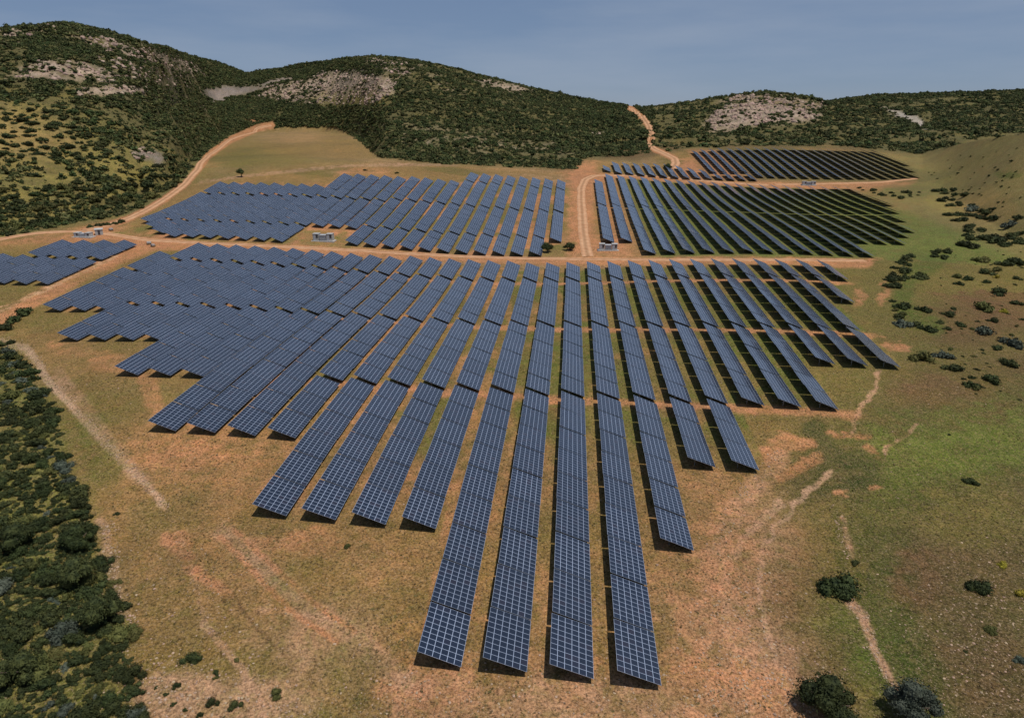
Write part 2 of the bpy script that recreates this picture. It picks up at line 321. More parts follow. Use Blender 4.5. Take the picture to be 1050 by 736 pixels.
    poly([(205,184),(240,150),(265,132),(345,128),(380,148),(400,165),(300,170)], 8, (.20,.145,.06), .7); blob(270,160,60,14,C_OLV,.7); blob(360,156,30,10,C_DRY,.5); blob(575,252,18,6,C_GRN,.85)
    blob(320,150,60,14,C_DRY,.5); blob(300,140,40,8,C_PALE,.25); blob(245,165,24,10,C_OLV,.6)
    # tall green grass between the rows in the middle and right of the field; earth crossings between tiers
    Yp = (y0 - HC*SA)/CA; u = x0*CT - Yp*ST; v = x0*ST + Yp*CT
    g = sstep(-10*PR, -1*PR, u + (n3-.5)*60)*(1-sstep(13*PR, 22*PR, u))*sstep(70, 150, v)*(1-sstep(530, 545, v))
    kk = (u-U0-2.6)/PR
    vst = np.interp(kk, [-20.5,-17.6,-17.4,-13.6,-13.4,-10.6,-10.4,-6.6,-6.4,-2.6,-2.4,1.6,1.7,2.6,2.7,4.6,4.7,7.6,7.7,10.6,10.7,11.6,11.7,12.6,12.7,13.5],
                        [201,201,173,173,148,148,120,120,93,93,65,65,94,94,120,120,150,150,178,178,235,235,263,263,300,300])
    wv = v + (n2-.5)*14; wk = kk + (n4-.5)*.8
    inside = sstep(-2, 7, wv-vst-2)*(1-sstep(284, 290, wv))*sstep(-21, -19.8, wk)*(1-sstep(12.2, 13.4, wk))
    inside2 = sstep(300, 308, wv)*(1-sstep(524, 530, wv))*sstep(1.5, 2.2, wk)*(1-sstep(22, 24, wk))
    mixc((.085,.105,.018), g*inside*sstep(.15, .5, n2)*.8)
    mixc((.085,.115,.022), inside2*sstep(2.5, 4, wk)*.85)
    strip = sstep(.48, .64, fbm(u*2.2, v, 24, 3, 9))
    mixc(C_SOIL, inside*(1-.7*sstep(-4, 3, wk))*strip*.55); mixc(C_SOIL, inside2*(1-sstep(3.2, 5, wk))*.6)
    inside3 = sstep(545, 560, wv)*(1-sstep(700, 712, wv))*sstep(12, 13, wk)
    mixc((.085,.080,.028), inside3*(1-sstep(32.5, 34, wk))*.8); mixc(C_SOIL, inside3*(1-sstep(14.5, 17.5, wk))*.7)
    inside4 = sstep(300, 306, wv)*(1-sstep(0, 12, wv-np.interp(kk, [-18,-17,-9,-8], [416,450,452,482])))*sstep(-26, -25, wk)*(1-sstep(-.6, 0, wk)); mixc(C_SOIL, inside4*(.25+.75*strip)*.7); mixc((.085,.105,.02), inside4*(1-strip)*.5)
    for tv, k0, k1 in ((150.0,-10.5,7.4), (205.3,-17.5,10.4), (263.0,-19,12)): mixc(C_SOIL, (1-sstep(1.2, 3.6, np.abs(v-tv+(n4-.5)*3)))*sstep(k0-.3, k0+.3, kk)*(1-sstep(k1, k1+.8, kk))*.85)
    poly([(-60,335),(14,348),(30,385),(48,400),(64,440),(70,470),(88,505),(104,560),(116,600),(130,640),(128,665),(120,700),(120,745),(-60,745)], 14, (.125,.125,.03), .9)
    mixc(C_DRY, poly_soft(wx, wy, [(-60,335),(60,460),(110,600),(120,745),(-60,745)], 20)*sstep(.5,.62,n2)*.25)
    # ---- hills
    hz_ = np.zeros(px.shape)
    hb = [(-400,260),(0,246),(75,231),(130,222),(150,214),(175,200),(195,181),(208,162),(232,145),(258,133),(264,129),(345,128),(370,142),(390,162),(450,168),(520,171),(588,174),(600,163),(650,164),(700,153),(850,150),(905,155),(945,159),(970,152),(1000,144.5),(1050,137),(1500,60),(1500,-400),(-400,-400)]
    hm = poly_soft(wx*.35+px*.65, wy*.5+py*.5, hb, 3.0)*(np.hypot(x0,y0) > 250)
    HM = hm
    def hmix(c_, a): mixc(c_, a*HM)
    hmix(C_SCRUB, 1.0); hmix(C_OLV, sstep(.5,.7,n2)*.5)
    yl = poly_soft(wx, wy, [(-40,95),(30,105),(90,118),(150,140),(190,160),(205,165),(180,190),(120,222),(0,240),(-40,240)], 26)
    hmix(C_YEL, yl*(.55+.4*sstep(.45,.6,n2))); 
    hmix((.26,.18,.065), poly_soft(wx, wy, [(-40,108),(10,112),(60,128),(85,145),(50,162),(0,165),(-40,160)], 14)*.8)
    rk = sstep(.42, .56, .45*fbm(x, y, 26, 5, 12)+.55*fbm(x, y, 7, 3, 13))
    def rock(pts, w, s_=1.0, c_=C_ROCK, solid=0.0): hmix(c_, poly_soft(wx, wy, pts, w)*np.maximum(rk, solid)*s_)
    rock([(10,78),(40,62),(60,62),(100,70),(135,80),(118,84),(50,82)], 6, 1.0, C_ROCK, .4)
    rock([(60,34),(110,38),(150,50),(200,66),(222,78),(180,72),(110,52)], 6, .9)
    rock([(0,30),(40,28),(60,40),(20,45),(0,42)], 6, .8); rock([(90,56),(130,62),(200,80),(190,92),(130,80)], 8, .55)
    rock([(78,92),(110,88),(150,90),(155,95),(120,97),(80,99)], 3, 1.0, C_ROCK, .6); rock([(130,95),(200,104),(240,112),(235,115),(180,108),(130,100)], 3, .5)
    rock([(138,157),(150,152),(168,158),(166,170),(160,170),(155,163),(140,162)], 3, 1.0, C_GREY, .8)
    rock([(208,92),(225,89),(262,88),(285,80),(300,78),(302,82),(280,86),(262,93),(238,100),(228,106),(216,104)], 3, 1.0, C_GREY, .95)
    rock([(262,100),(280,88),(305,84),(330,74),(365,73),(385,78),(410,84),(402,96),(370,100),(330,104),(290,104)], 6, 1.0, C_ROCK, .55)
    hmix(C_YEL, poly_soft(wx, wy, [(318,100),(370,92),(400,98),(385,108),(330,108)], 6)*.7)
    rock([(370,60),(430,66),(420,76),(390,70)], 5, .6); rock([(485,80),(505,81),(545,93),(535,96),(500,90)], 3, 1.0, C_ROCK, .6); rock([(440,75),(480,92),(470,98),(445,86)], 5, .5)
    rock([(395,130),(470,135),(600,150),(560,158),(430,150)], 10, .35); rock([(255,118),(275,127),(262,131),(250,124)], 3, .8, C_SOIL,.6)
    rock([(608,137),(620,131),(618,138),(611,142)], 2, .9, C_ROCK, .5)
    rock([(722,128),(745,110),(770,105),(800,108),(842,118),(838,124),(805,126),(770,130),(745,135),(728,134)], 4, 1.0, C_ROCK, .6)
    rock([(735,106),(760,98),(800,99),(848,108),(840,112),(800,106),(770,102)], 3, .9, (.28,.2,.15), .4)
    rock([(904,110),(915,112),(940,120),(957,132),(948,132),(928,123)], 2, 1.0, (.34,.30,.27), 1.0)
    hmix(C_BRN, poly_soft(wx, wy, [(610,152),(700,150),(700,160),(660,166),(620,163)], 4)*.7)
    hmix(C_BRN, poly_soft(wx, wy, [(740,148),(880,148),(900,156),(740,154)], 3)*.5)
    d = seg_d(px, py, ROADS['saddle'][0]); mixc(C_SOIL, (1-sstep(2.0, 4.0, d+(n4-.5)*2)))
    d = seg_d(px, py, ROADS['hill'][0]); mixc(C_SOIL, (1-sstep(2.6, 4.6, d+(n4-.5)*2))*.9)
    col *= (.70 + .34*n4 + .26*n5)[..., None]
    return col, hm

# ------------------------------------------------------------------ ground sheet
def build_ground():
    azd = np.radians(np.linspace(-43, 43, 760)); azc = np.radians(np.concatenate([np.linspace(-180, -44, 90)[:-1], [-44]])); azr = -azc[::-1]
    az = np.concatenate([azc, azd, azr[:-1]])
    D = np.concatenate([np.linspace(4, 55, 14), np.exp(np.linspace(math.log(58), math.log(2300), 640)), np.linspace(2500, 14000, 16)])
    A, DD = np.meshgrid(az, D, indexing='ij'); X = np.sin(A)*DD; Y = np.cos(A)*DD
    Z = height(X.ravel(), Y.ravel()).reshape(X.shape)
    px, py = project(X, Y, Z); bad = Y < 5; px = np.where(bad, 525, px); py = np.where(bad, 900, py)
    px = np.clip(px, -900, 2000); py = np.clip(py, -100, 1200)
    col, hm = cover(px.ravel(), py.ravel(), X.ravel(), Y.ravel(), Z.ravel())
    na, nd = X.shape
    verts = np.concatenate([np.stack([X.ravel(), Y.ravel(), Z.ravel()], 1), [[0, 0, float(height(0.0, 0.0))]]])
    i = np.arange(na)[:, None]; j = np.arange(nd-1)[None, :]; i2 = (i+1) % na
    q = np.stack([i*nd+j, i*nd+j+1, i2*nd+j+1, i2*nd+j], -1).reshape(-1, 4)
    tri = np.stack([np.full(na, na*nd), np.arange(na)*nd, ((np.arange(na)+1) % na)*nd], 1)
    me = bpy.data.meshes.new('ground'); nl = q.size + tri.size
    me.vertices.add(len(verts)); me.vertices.foreach_set('co', verts.ravel())
    me.loops.add(nl); me.loops.foreach_set('vertex_index', np.concatenate([q.ravel(), tri.ravel()]))
    npoly = len(q)+len(tri); me.polygons.add(npoly)
    me.polygons.foreach_set('loop_start', np.concatenate([np.arange(len(q))*4, q.size+np.arange(len(tri))*3]))
    me.polygons.foreach_set('loop_total', np.concatenate([np.full(len(q), 4), np.full(len(tri), 3)]))
    me.polygons.foreach_set('use_smooth', [True]*npoly)
    me.update(calc_edges=True); me.validate()
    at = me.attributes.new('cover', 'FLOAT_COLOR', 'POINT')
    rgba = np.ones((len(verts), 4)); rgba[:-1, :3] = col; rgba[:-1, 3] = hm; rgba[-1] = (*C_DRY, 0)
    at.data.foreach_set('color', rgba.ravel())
    o = bpy.data.objects.new('ground', me); COL.objects.link(o); o['kind'] = 'structure'
    m = bpy.data.materials.new('ground'); m.use_nodes = True; nt = m.node_tree; n = nt.nodes; l = nt.links; p = n['Principled BSDF']
    p.inputs['Roughness'].default_value = .95; p.inputs['Specular IOR Level'].default_value = .1
    a = n.new('ShaderNodeAttribute'); a.attribute_name = 'cover'; g = n.new('ShaderNodeNewGeometry')
    def noise(sc, det, rough=.6, dist=0.0):
        z = n.new('ShaderNodeTexNoise'); z.inputs['Scale'].default_value = sc; z.inputs['Detail'].default_value = det; z.inputs['Roughness'].default_value = rough; z.inputs['Distortion'].default_value = dist
        l.new(g.outputs['Position'], z.inputs['Vector']); return z
    def rng(src, a0, a1, b0, b1):
        r = n.new('ShaderNodeMapRange'); r.inputs['From Min'].default_value = a0; r.inputs['From Max'].default_value = a1; r.inputs['To Min'].default_value = b0; r.inputs['To Max'].default_value = b1
        l.new(src, r.inputs['Value']); return r.outputs[0]
    def mixn(f, c1, c2, bt='MIX'):
        q_ = n.new('ShaderNodeMixRGB'); q_.blend_type = bt
        for s_, v_ in ((0, f), (1, c1), (2, c2)):
            if isinstance(v_, (float, int)): q_.inputs[s_].default_value = v_
            elif isinstance(v_, tuple): q_.inputs[s_].default_value = (*v_, 1)
            else: l.new(v_, q_.inputs[s_])
        return q_.outputs[0]
    zf = noise(2.4, 8, .82); zm = noise(.5, 6, .72, .6); zc = noise(.11, 5, .7, .4); zs = noise(4.2, 3, .6); zg = noise(.9, 5, .7)
    A = a.outputs['Color']
    c = mixn(rng(zm.outputs['Fac'], .48, .60, 0, .55), A, mixn(1.0, A, (.62,.80,.50), 'MULTIPLY'))
    c = mixn(rng(zg.outputs['Fac'], .50, .62, 0, .50), c, mixn(.4, c, (.31,.195,.095)))
    c = mixn(rng(zc.outputs['Fac'], .47, .62, 0, .40), c, mixn(1.0, c, (1.16,1.02,.90), 'MULTIPLY'))
    fv = rng(zf.outputs['Fac'], .38, .62, .22, 1.66)
    c = mixn(1.0, c, fv, 'MULTIPLY')
    zp = noise(3.4, 4, .75); c = mixn(rng(zp.outputs['Fac'], .555, .63, 0, .55), c, mixn(.6, c, (.56,.40,.27)))
    c = mixn(rng(zs.outputs['Fac'], .62, .70, 0, .5), c, mixn(.5, c, (.62,.48,.35)))
    c = mixn(1.0, c, mixn(rng(noise(.018, 3).outputs['Fac'], .35, .65, 0, 1), (.86,.86,.88), (1.10,1.06,1.0)), 'MULTIPLY')
    l.new(c, p.inputs['Base Color'])
    b = n.new('ShaderNodeBump'); b.inputs['Strength'].default_value = .6; b.inputs['Distance'].default_value = .25; l.new(zf.outputs['Fac'], b.inputs['Height']); l.new(b.outputs['Normal'], p.inputs['Normal'])
    me.materials.append(m)
build_ground()

# ------------------------------------------------------------------ dirt roads draped on the ground
def build_roads():
    m = mat('road dirt', C_ROAD, .95, 0, .1); noisy(m, (.39,.205,.11), (.48,.285,.165), .35, 6, 'Object', .2)
    nt = m.node_tree; nn = nt.nodes; a = nn.new('ShaderNodeAttribute'); a.attribute_name = 'across'; ab = nn.new('ShaderNodeMath'); ab.operation = 'ABSOLUTE'; nt.links.new(a.outputs['Fac'], ab.inputs[0])
    cr = nn.new('ShaderNodeValToRGB'); e = cr.color_ramp.elements; e[0].position = 0; e[0].color = (.62,.60,.52,1); e[1].position = 1; e[1].color = (.80,.70,.62,1)
    for p_, v_ in ((.22, .8), (.40, 1.12), (.58, 1.12), (.78, .9)): q = e.new(p_); q.color = (v_, v_*.98, v_*.96, 1)
    nt.links.new(ab.outputs[0], cr.inputs[0]); pb = nn['Principled BSDF']; src = pb.inputs['Base Color'].links[0].from_socket
    ml = nn.new('ShaderNodeMixRGB'); ml.blend_type = 'MULTIPLY'; ml.inputs[0].default_value = .8; nt.links.new(src, ml.inputs[1]); nt.links.new(cr.outputs[0], ml.inputs[2]); nt.links.new(ml.outputs[0], pb.inputs['Base Color'])
    for nm, (pts, w) in ROADS.items():
        W_ = px2w([p[0] for p in pts], [p[1] for p in pts])[:, :2]
        # smooth resample
        seg = np.hypot(*(W_[1:]-W_[:-1]).T); s_ = np.concatenate([[0], np.cumsum(seg)]); n = int(s_[-1]/2.0)+2
        t = np.linspace(0, s_[-1], n); P_ = np.stack([np.interp(t, s_, W_[:,0]), np.interp(t, s_, W_[:,1])], 1)
        k = 9; ker = np.hanning(k+2)[1:-1]; ker /= ker.sum()
        Q = np.stack([np.convolve(np.pad(P_[:,i], k//2, mode='edge'), ker, 'valid') for i in (0,1)], 1)
        T = np.gradient(Q, axis=0); T /= np.hypot(*T.T)[:,None]+1e-9; N = np.stack([-T[:,1], T[:,0]], 1)
        ks = np.linspace(-1, 1, 7); V = []
        lift = np.interp(np.hypot(*Q.T), [100, 300, 1300], [.06, .12, .7])
        for a_, kk in enumerate(ks):
            wob = (fbm(Q[:,0], Q[:,1], 7, 3, 20+np.sign(kk))-.5)*.45 if abs(kk) == 1 else 0
            XY = Q + N*((kk*w/2)*(1+wob))[:,None] if abs(kk)==1 else Q + N*(kk*w/2)
            z = height(XY[:,0], XY[:,1]) + lift*(1 if abs(kk) < 1 else -.5)
            V.append(np.stack([XY[:,0], XY[:,1], z], 1))
        V = np.stack(V, 1).reshape(-1, 3); F = [(i*7+j, i*7+j+1, (i+1)*7+j+1, (i+1)*7+j) for i in range(n-1) for j in range(6)]
        o = mesh_obj('dirt_road', V, [f[::-1] for f in F], [m], smooth=True); o['kind'] = 'structure'
        at = o.data.attributes.new('across', 'FLOAT', 'POINT'); at.data.foreach_set('value', np.tile(ks, n))
build_roads()

# ------------------------------------------------------------------ solar rows
WID, SLP, ZHI, ZLO = 5.65, 6.05, 2.9, 0.75
def panel_material():
    m = bpy.data.materials.new('photovoltaic glass'); m.use_nodes = True; nt = m.node_tree; n = nt.nodes; l = nt.links; p = n['Principled BSDF']
    uv = n.new('ShaderNodeUVMap'); uv.uv_map = 'cells'; sp = n.new('ShaderNodeSeparateXYZ'); l.new(uv.outputs[0], sp.inputs[0])
    def mt(op, a, b=None, c_=None):
        q = n.new('ShaderNodeMath'); q.operation = op
        for i, v_ in enumerate((a, b, c_)):
            if v_ is None: continue
            if isinstance(v_, (int, float)): q.inputs[i].default_value = v_
            else: l.new(v_, q.inputs[i])
        return q.outputs[0]
    lines = []
    for k in (0, 1):
        f = mt('FRACT', sp.outputs[k]); d = mt('MINIMUM', f, mt('SUBTRACT', 1.0, f)); lines.append(mt('LESS_THAN', d, .036 if k else .040))
    ln = mt('MAXIMUM', *lines)
    fl = n.new('ShaderNodeVectorMath'); fl.operation = 'FLOOR'; l.new(uv.outputs[0], fl.inputs[0])
    oi = n.new('ShaderNodeObjectInfo'); ad = n.new('ShaderNodeVectorMath'); ad.operation = 'ADD'; l.new(fl.outputs[0], ad.inputs[0])
    l.new(mt('MULTIPLY', oi.outputs['Random'], 91.0), ad.inputs[1])
    wn_ = n.new('ShaderNodeTexWhiteNoise'); wn_.noise_dimensions = '3D'; l.new(ad.outputs[0], wn_.inputs['Vector'])
    cr = n.new('ShaderNodeValToRGB'); e = cr.color_ramp.elements
    e[0].color = (.0025,.0055,.016,1); e[0].position = 0; e[1].color = (.0035,.0075,.021,1); e[1].position = .8
    x = e.new(.93); x.color = (.012,.0085,.018,1); x = e.new(1.0); x.color = (.006,.013,.030,1)
    l.new(wn_.outputs['Value'], cr.inputs['Fac'])
    mx_ = n.new('ShaderNodeMixRGB'); l.new(ln, mx_.inputs[0]); l.new(cr.outputs[0], mx_.inputs[1]); mx_.inputs[2].default_value = (.26,.31,.41,1)
    hs_ = n.new('ShaderNodeHueSaturation'); mr = n.new('ShaderNodeMapRange'); mr.inputs['To Min'].default_value = .9; mr.inputs['To Max'].default_value = 1.12
    l.new(oi.outputs['Random'], mr.inputs['Value']); l.new(mr.outputs[0], hs_.inputs['Value']); l.new(mx_.outputs[0], hs_.inputs['Color'])
    l.new(hs_.outputs['Color'], p.inputs['Base Color'])
    l.new(mt('MULTIPLY_ADD', ln, .15, .23), p.inputs['Roughness']); p.inputs['IOR'].default_value = 1.9; p.inputs['Coat Weight'].default_value = .4; p.inputs['Coat Roughness'].default_value = .06
    p.inputs['Sheen Weight'].default_value = .42; p.inputs['Sheen Roughness'].default_value = .28; p.inputs['Sheen Tint'].default_value = (.78,.87,1,1); p.inputs['Specular IOR Level'].default_value = .5
    return m
M_PV = panel_material(); M_BACK = mat('panel back sheet', (.035,.037,.042), .6, 0, .3); M_STEEL = noisy(mat('galvanised steel', (.33,.34,.35), .45, .7), (.27,.28,.29), (.38,.39,.40), 3)  # back sheet coloured near black: the shade under the tables is painted in
_pm = {}
def table_mesh(L):
    """one table of modules: local x across the slope (0 high side), y along the row, z up, hung on the ground line"""
    key = round(L, 1)
    if key in _pm: return _pm[key]
    L = key; nc = max(1, round(L*1.09)); th = .05; sx, sz = (ZHI-ZLO)/SLP*th, WID/SLP*th
    v = [(0,0,ZHI),(WID,0,ZLO),(WID,L,ZLO),(0,L,ZHI)]; vb = [(x-sx, y, z-sz) for x, y, z in v]
    me = bpy.data.meshes.new('panel_table'); me.from_pydata(v+vb, [], [(0,1,2,3),(7,6,5,4),(0,4,5,1),(1,5,6,2),(2,6,7,3),(3,7,4,0)])
    for q in (M_PV, M_BACK, M_STEEL): me.materials.append(q)
    me.polygons.foreach_set('material_index', [0,1,2,2,2,2])
    uvl = me.uv_layers.new(name='cells'); c_ = [(0,0),(6,0),(6,nc),(0,nc)]
    for li in range(4): uvl.data[li].uv = c_[li]
    me.update()
    b = MB()                                   # rafters, purlins
    for yy in (L*.22, L*.78):
        b.add([(0.3,yy-.05,ZHI-.10-.14),(WID-.3,yy-.05,ZLO+.04),(WID-.3,yy+.05,ZLO+.04),(0.3,yy+.05,ZHI-.24),
               (0.3,yy-.05,ZHI-.36),(WID-.3,yy-.05,ZLO-.10),(WID-.3,yy+.05,ZLO-.10),(0.3,yy+.05,ZHI-.36)],
              [(0,1,2,3),(7,6,5,4),(0,4,5,1),(1,5,6,2),(2,6,7,3),(3,7,4,0)])
        b.tube((1.55, yy, 1.0), (2.9, yy, ZHI-2.9*(ZHI-ZLO)/WID-.3), .035, n=5)
    for fx in (.14, .38, .62, .86):
        x = WID*fx; z = ZHI-(ZHI-ZLO)*fx
        b.box((x-.04, .05, z-.17), (x+.04, L-.05, z-.07))
    fr = b.build('support_frame', [M_STEEL], link=False).data
    _pm[key] = (me, fr); return _pm[key]
b = MB(); b.box((-.06,-.04,-.5),(.06,.04,2.1)); b.box((-.02,-.07,-.5),(.02,.07,2.1)); POST = b.build('post', [M_STEEL], link=False).data
ORD = ['','first','second','third','fourth','fifth','sixth','seventh','eighth','ninth','tenth','eleventh','twelfth','thirteenth','fourteenth','fifteenth','sixteenth','seventeenth','eighteenth','nineteenth','twentieth']
def ordn(i):
    if i <= 20: return ORD[i]
    t, u_ = divmod(i, 10); tens = {2:'twent', 3:'thirt'}[t]
    return tens+'ieth' if u_ == 0 else tens+'y-'+ORD[u_]
def plane_z(u, v): return uv_world(u, v)
def solar_row(k, v0, v1, label, group, near):
    u = U0 + PR*k - .1
    n = max(1, round((v1-v0)/9.4)); pitch = (v1-v0)/n; gap = .30
    x0, y0, z0 = uv_world(u, v0)
    root = bpy.data.objects.new('solar_panel_row', None); COL.objects.link(root); root.empty_display_size = 1
    root.location = (x0, y0, z0); root.rotation_euler = (0, 0, -THETA)
    tag(root, label, 'solar array', group)
    R = Matrix.Rotation(-THETA, 4, 'Z'); Ri = (Matrix.Translation((x0, y0, z0)) @ R).inverted()
    for i in range(n):
        va, vb_ = v0+i*pitch, v0+(i+1)*pitch-gap
        a = Ri @ Vector(plane_z(u, va)); c_ = Ri @ Vector(plane_z(u, vb_))
        # the support follows the mean ground across its width
        for P_, vv in ((a, va), (c_, vb_)):
            q = Ri @ Vector(plane_z(u+WID, vv)); P_.z += max(-.5, min(.5, (q.z-P_.z)*.5))
        jz = random.uniform(-.06, .06)
        d = c_-a; L = round(d.length, 1); me, fr = table_mesh(L)
        tb = bpy.data.objects.new('panel_table', me); COL.objects.link(tb); tb.parent = root
        tb.location = (a.x, a.y, a.z+jz); tb.rotation_euler = (math.atan2(d.z, d.y)+random.uniform(-.005,.005), random.uniform(-.018,.018), -math.atan2(a.x*0+d.x, d.y))
        if near:
            f_ = bpy.data.objects.new('support_frame', fr); COL.objects.link(f_); f_.parent = root; f_.location = tb.location; f_.rotation_euler = tb.rotation_euler
            for yy in (.22, .78):
                po = bpy.data.objects.new('post', POST); COL.objects.link(po); po.parent = root
                po.location = (a.x+1.9, a.y+d.y*yy, a.z+d.z*yy-.02)
        else:
            po = bpy.data.objects.new('post', POST); COL.objects.link(po); po.parent = root
            po.location = (a.x+1.9, a.y+d.y*.5, a.z+d.z*.5-.02)
def block(spec, place, look, group, near, name='solar row'):
    for i, (k, v0, v1) in enumerate(sorted(spec)):
        solar_row(k, v0, v1, f'{look} {ordn(i+1)} from the left in {place}', group, near)
def rg(a, b): return range(a, b+1)
TG = 149.0, 150.6, 204.6, 206.2, 262.0, 264.0
T1 = [(k, 119.6, TG[0]) for k in rg(-10,-7)] + [(k, 93.3, TG[0]) for k in rg(-6,-3)] + [(k, 65.3, TG[0]) for k in rg(-2,1)] + [(2, 93.6, TG[0]), (3, 120.6, TG[0]), (4, 120.6, TG[0])]
T2 = [(k, 173.2, TG[2]) for k in rg(-17,-14)] + [(k, 147.8, TG[2]) for k in rg(-13,-8)] + [(k, TG[1], TG[2]) for k in rg(-7,7)] + [(k, 178.0, TG[2]) for k in rg(8,10)]
T3 = [(-20, 201, 245.5)] + [(k, 201.0, TG[4]) for k in (-19,-18)] + [(k, TG[3], TG[4]) for k in rg(-17,10)] + [(11, 235, TG[4])]
T4 = [(-20, 247.5, 271)] + [(k, TG[5], 287.0 + (3 if -8 <= k <= -3 else 0)) for k in rg(-19,12)]
block(T1, 'the nearest tier of the main field', 'dark blue row,', 'solar rows of the nearest tier', True)
block(T2, 'the second tier of the main field', 'dark blue row,', 'solar rows of the second tier', True)
block(T3, 'the third tier of the main field', 'blue row,', 'solar rows of the third tier', True)
block(T4, 'the short tier before the cross road', 'short blue row,', 'short solar rows before the cross road', True)
N1 = [(-25,327,333)]*0 + [(-24,317.5,332.6),(-23,308.5,332.6)] + [(k,303,332.6) for k in rg(-22,-16)] + [(k,306.5,337.5) for k in rg(-12,-2)]
N2 = [(-25,327.5,390)] + [(k,334.4,390.4) for k in rg(-24,-13)] + [(k,339.3,395.4) for k in rg(-12,-2)] + [(-1,333,394)]
N3 = [(k,392.4,414.5) for k in rg(-25,-18)] + [(k,392.4,445+.8*(k+17)) for k in rg(-17,-13)] + [(k,397.4,451.5) for k in rg(-12,-9)] + [(k,397.4,456) for k in rg(-8,-1)]
N4 = [(k,458,484) for k in rg(-8,-1)]
block(N1, 'the nearest tier left of the north road', 'short blue row,', 'solar rows left of the north road', False)
block(N2, 'the second tier left of the north road', 'blue row,', 'solar rows left of the north road', False)
block(N3, 'the third tier left of the north road', 'slate blue row,', 'solar rows left of the north road', False)
block(N4, 'the last tier left of the north road', 'slate blue row,', 'solar rows left of the north road', False)
E1 = [(2,331,417),(3,331,417)] + [(k,305.3,417) for k in rg(4,15)] + [(16,333,417),(17,333,417),(18,334,417),(19,350,417),(20,363,417),(21,392,417)]
E2 = [(2,419,497)] + [(k,419,525.5) for k in rg(3,21)] + [(22,421,525.5),(23,450,525.5)]
block(E1, 'the near tier right of the north road', 'grey row,', 'solar rows right of the north road', False)
block(E2, 'the far tier right of the north road', 'grey row,', 'solar rows right of the north road', False)
S1 = [(3,549,574)] + [(k,542,600) for k in rg(4,9)] + [(10,543,592),(11,544,586),(12,545,579),(13,546,565),(14,546,569),(15,547,570),(16,548,571)]
block(S1, 'the narrow strip behind the right block', 'short grey row,', 'solar rows in the narrow strip', False)
F1 = [(13,573,676),(14,573,683),(15,575,685),(16,577,688)] + [(k,562,689+1.2*(k-17)) for k in rg(17,29)] + [(30,566,707),(31,569,708),(32,596,709),(33,627,709)]
block(F1, 'the farthest block under the hills', 'thin grey row,', 'solar rows under the far hills', False)
W1 = [(k,229.5,258.5) for k in rg(-27,-23)]
W2 = [(-26,261,282.5),(-25,261,284),(-24,261,285.5),(-23,261.5,287)]
block(W1, 'the near half of the small left block', 'dark blue row,', 'solar rows of the small left block', True)
block(W2, 'the far half of the small left block', 'dark blue row,', 'solar rows of the small left block', True)

# ------------------------------------------------------------------ transformer cabins and other equipment
M_CAB = noisy(mat('painted steel white', (.40,.40,.38), .5), (.34,.34,.33), (.44,.44,.42), 1.2); M_CABG = noisy(mat('painted steel grey', (.38,.41,.45), .5), (.34,.37,.41), (.44,.46,.5), 2)
M_CONC = noisy(mat('concrete', (.42,.40,.37), .9), (.36,.34,.31), (.5,.47,.44), 1.5); M_DARK = mat('dark louvre', (.05,.05,.055), .6)
def station(px, py, w, d, h, label, cat='transformer cabin', tall=True):
    x, y, z = px2w([px], [py])[0]
    root = bpy.data.objects.new('transformer_cabin', None); COL.objects.link(root); root.location = (x, y, z); root.rotation_euler = (0, 0, -THETA)
    tag(root, label, cat, 'transformer cabins')
    b = MB(); b.box((-w/2-.8,-d/2-.8,-.6),(w/2+.8,d/2+.8,.22)); b.build('base', [M_CONC], root)
    wl_ = w*.30
    b = MB(); b.box((-w/2,-d/2,.222),(-w/2+wl_,d/2,h)); b.build('switchgear_housing', [M_CAB], root)
    b = MB(); b.box((-w/2-.12,-d/2-.12,h+.003),(-w/2+wl_+.12,d/2+.12,h+.16)); b.build('roof', [M_CAB], root)
    b = MB(); b.box((w/2-wl_,-d/2,.222),(w/2,d/2,h)); b.build('inverter_housing', [M_CAB], root)
    b = MB(); b.box((w/2-wl_-.12,-d/2-.12,h+.003),(w/2+.12,d/2+.12,h+.16)); b.build('roof', [M_CAB], root)
    b = MB(); b.box((-w*.17,-d*.42,.222),(w*.17,d*.42,h*.88)); t = b.build('transformer', [M_CABG], root)
    b = MB()
    for i in range(9): b.box((-w*.17+.1+i*(w*.34-.25)/8,-d*.42-.3,.5),(-w*.17+.16+i*(w*.34-.25)/8,-d*.42-.003,h*.6))
    b.build('cooling_fins', [M_CABG], t)
    b = MB(); b.box((-w/2+wl_+.003,-d/2+.05,h*.8),(w/2-wl_-.003,-d/2+.25,h*.86)); b.box((-w/2+wl_+.003,d/2-.25,h*.8),(w/2-wl_-.003,d/2-.05,h*.86)); b.build('frame_beam', [M_CAB], root)
    for sx in (-1, 1):
        cx_ = sx*(w/2-wl_/2)
        b = MB(); b.box((cx_-wl_*.36,-d/2-.045,.35),(cx_-wl_*.02,-d/2-.003,h-.25)); dr = b.build('door', [M_CABG], root)
        b = MB(); b.box((cx_+wl_*.06,-d/2-.045,h*.45),(cx_+wl_*.38,-d/2-.003,h-.3)); b.build('louvre', [M_DARK], root)
        b = MB(); b.tube((cx_-wl_*.06,-d/2-.1,h*.45),(cx_-wl_*.06,-d/2-.1,h*.55),.03); b.build('handle', [M_DARK], dr)
station(332, 247.0, 9.4, 3.0, 3.4, 'white transformer cabin on bare earth among the left panel block')
station(623.5, 256.5, 8.4, 2.6, 3.0, 'white transformer cabin beside the junction of the two dirt roads')
station(829, 190.0, 9.5, 2.6, 2.7, 'small pale transformer cabin between the two right panel blocks')
station(86, 243, 7.6, 2.8, 2.0, 'low grey transformer cabin behind the small left panel block')
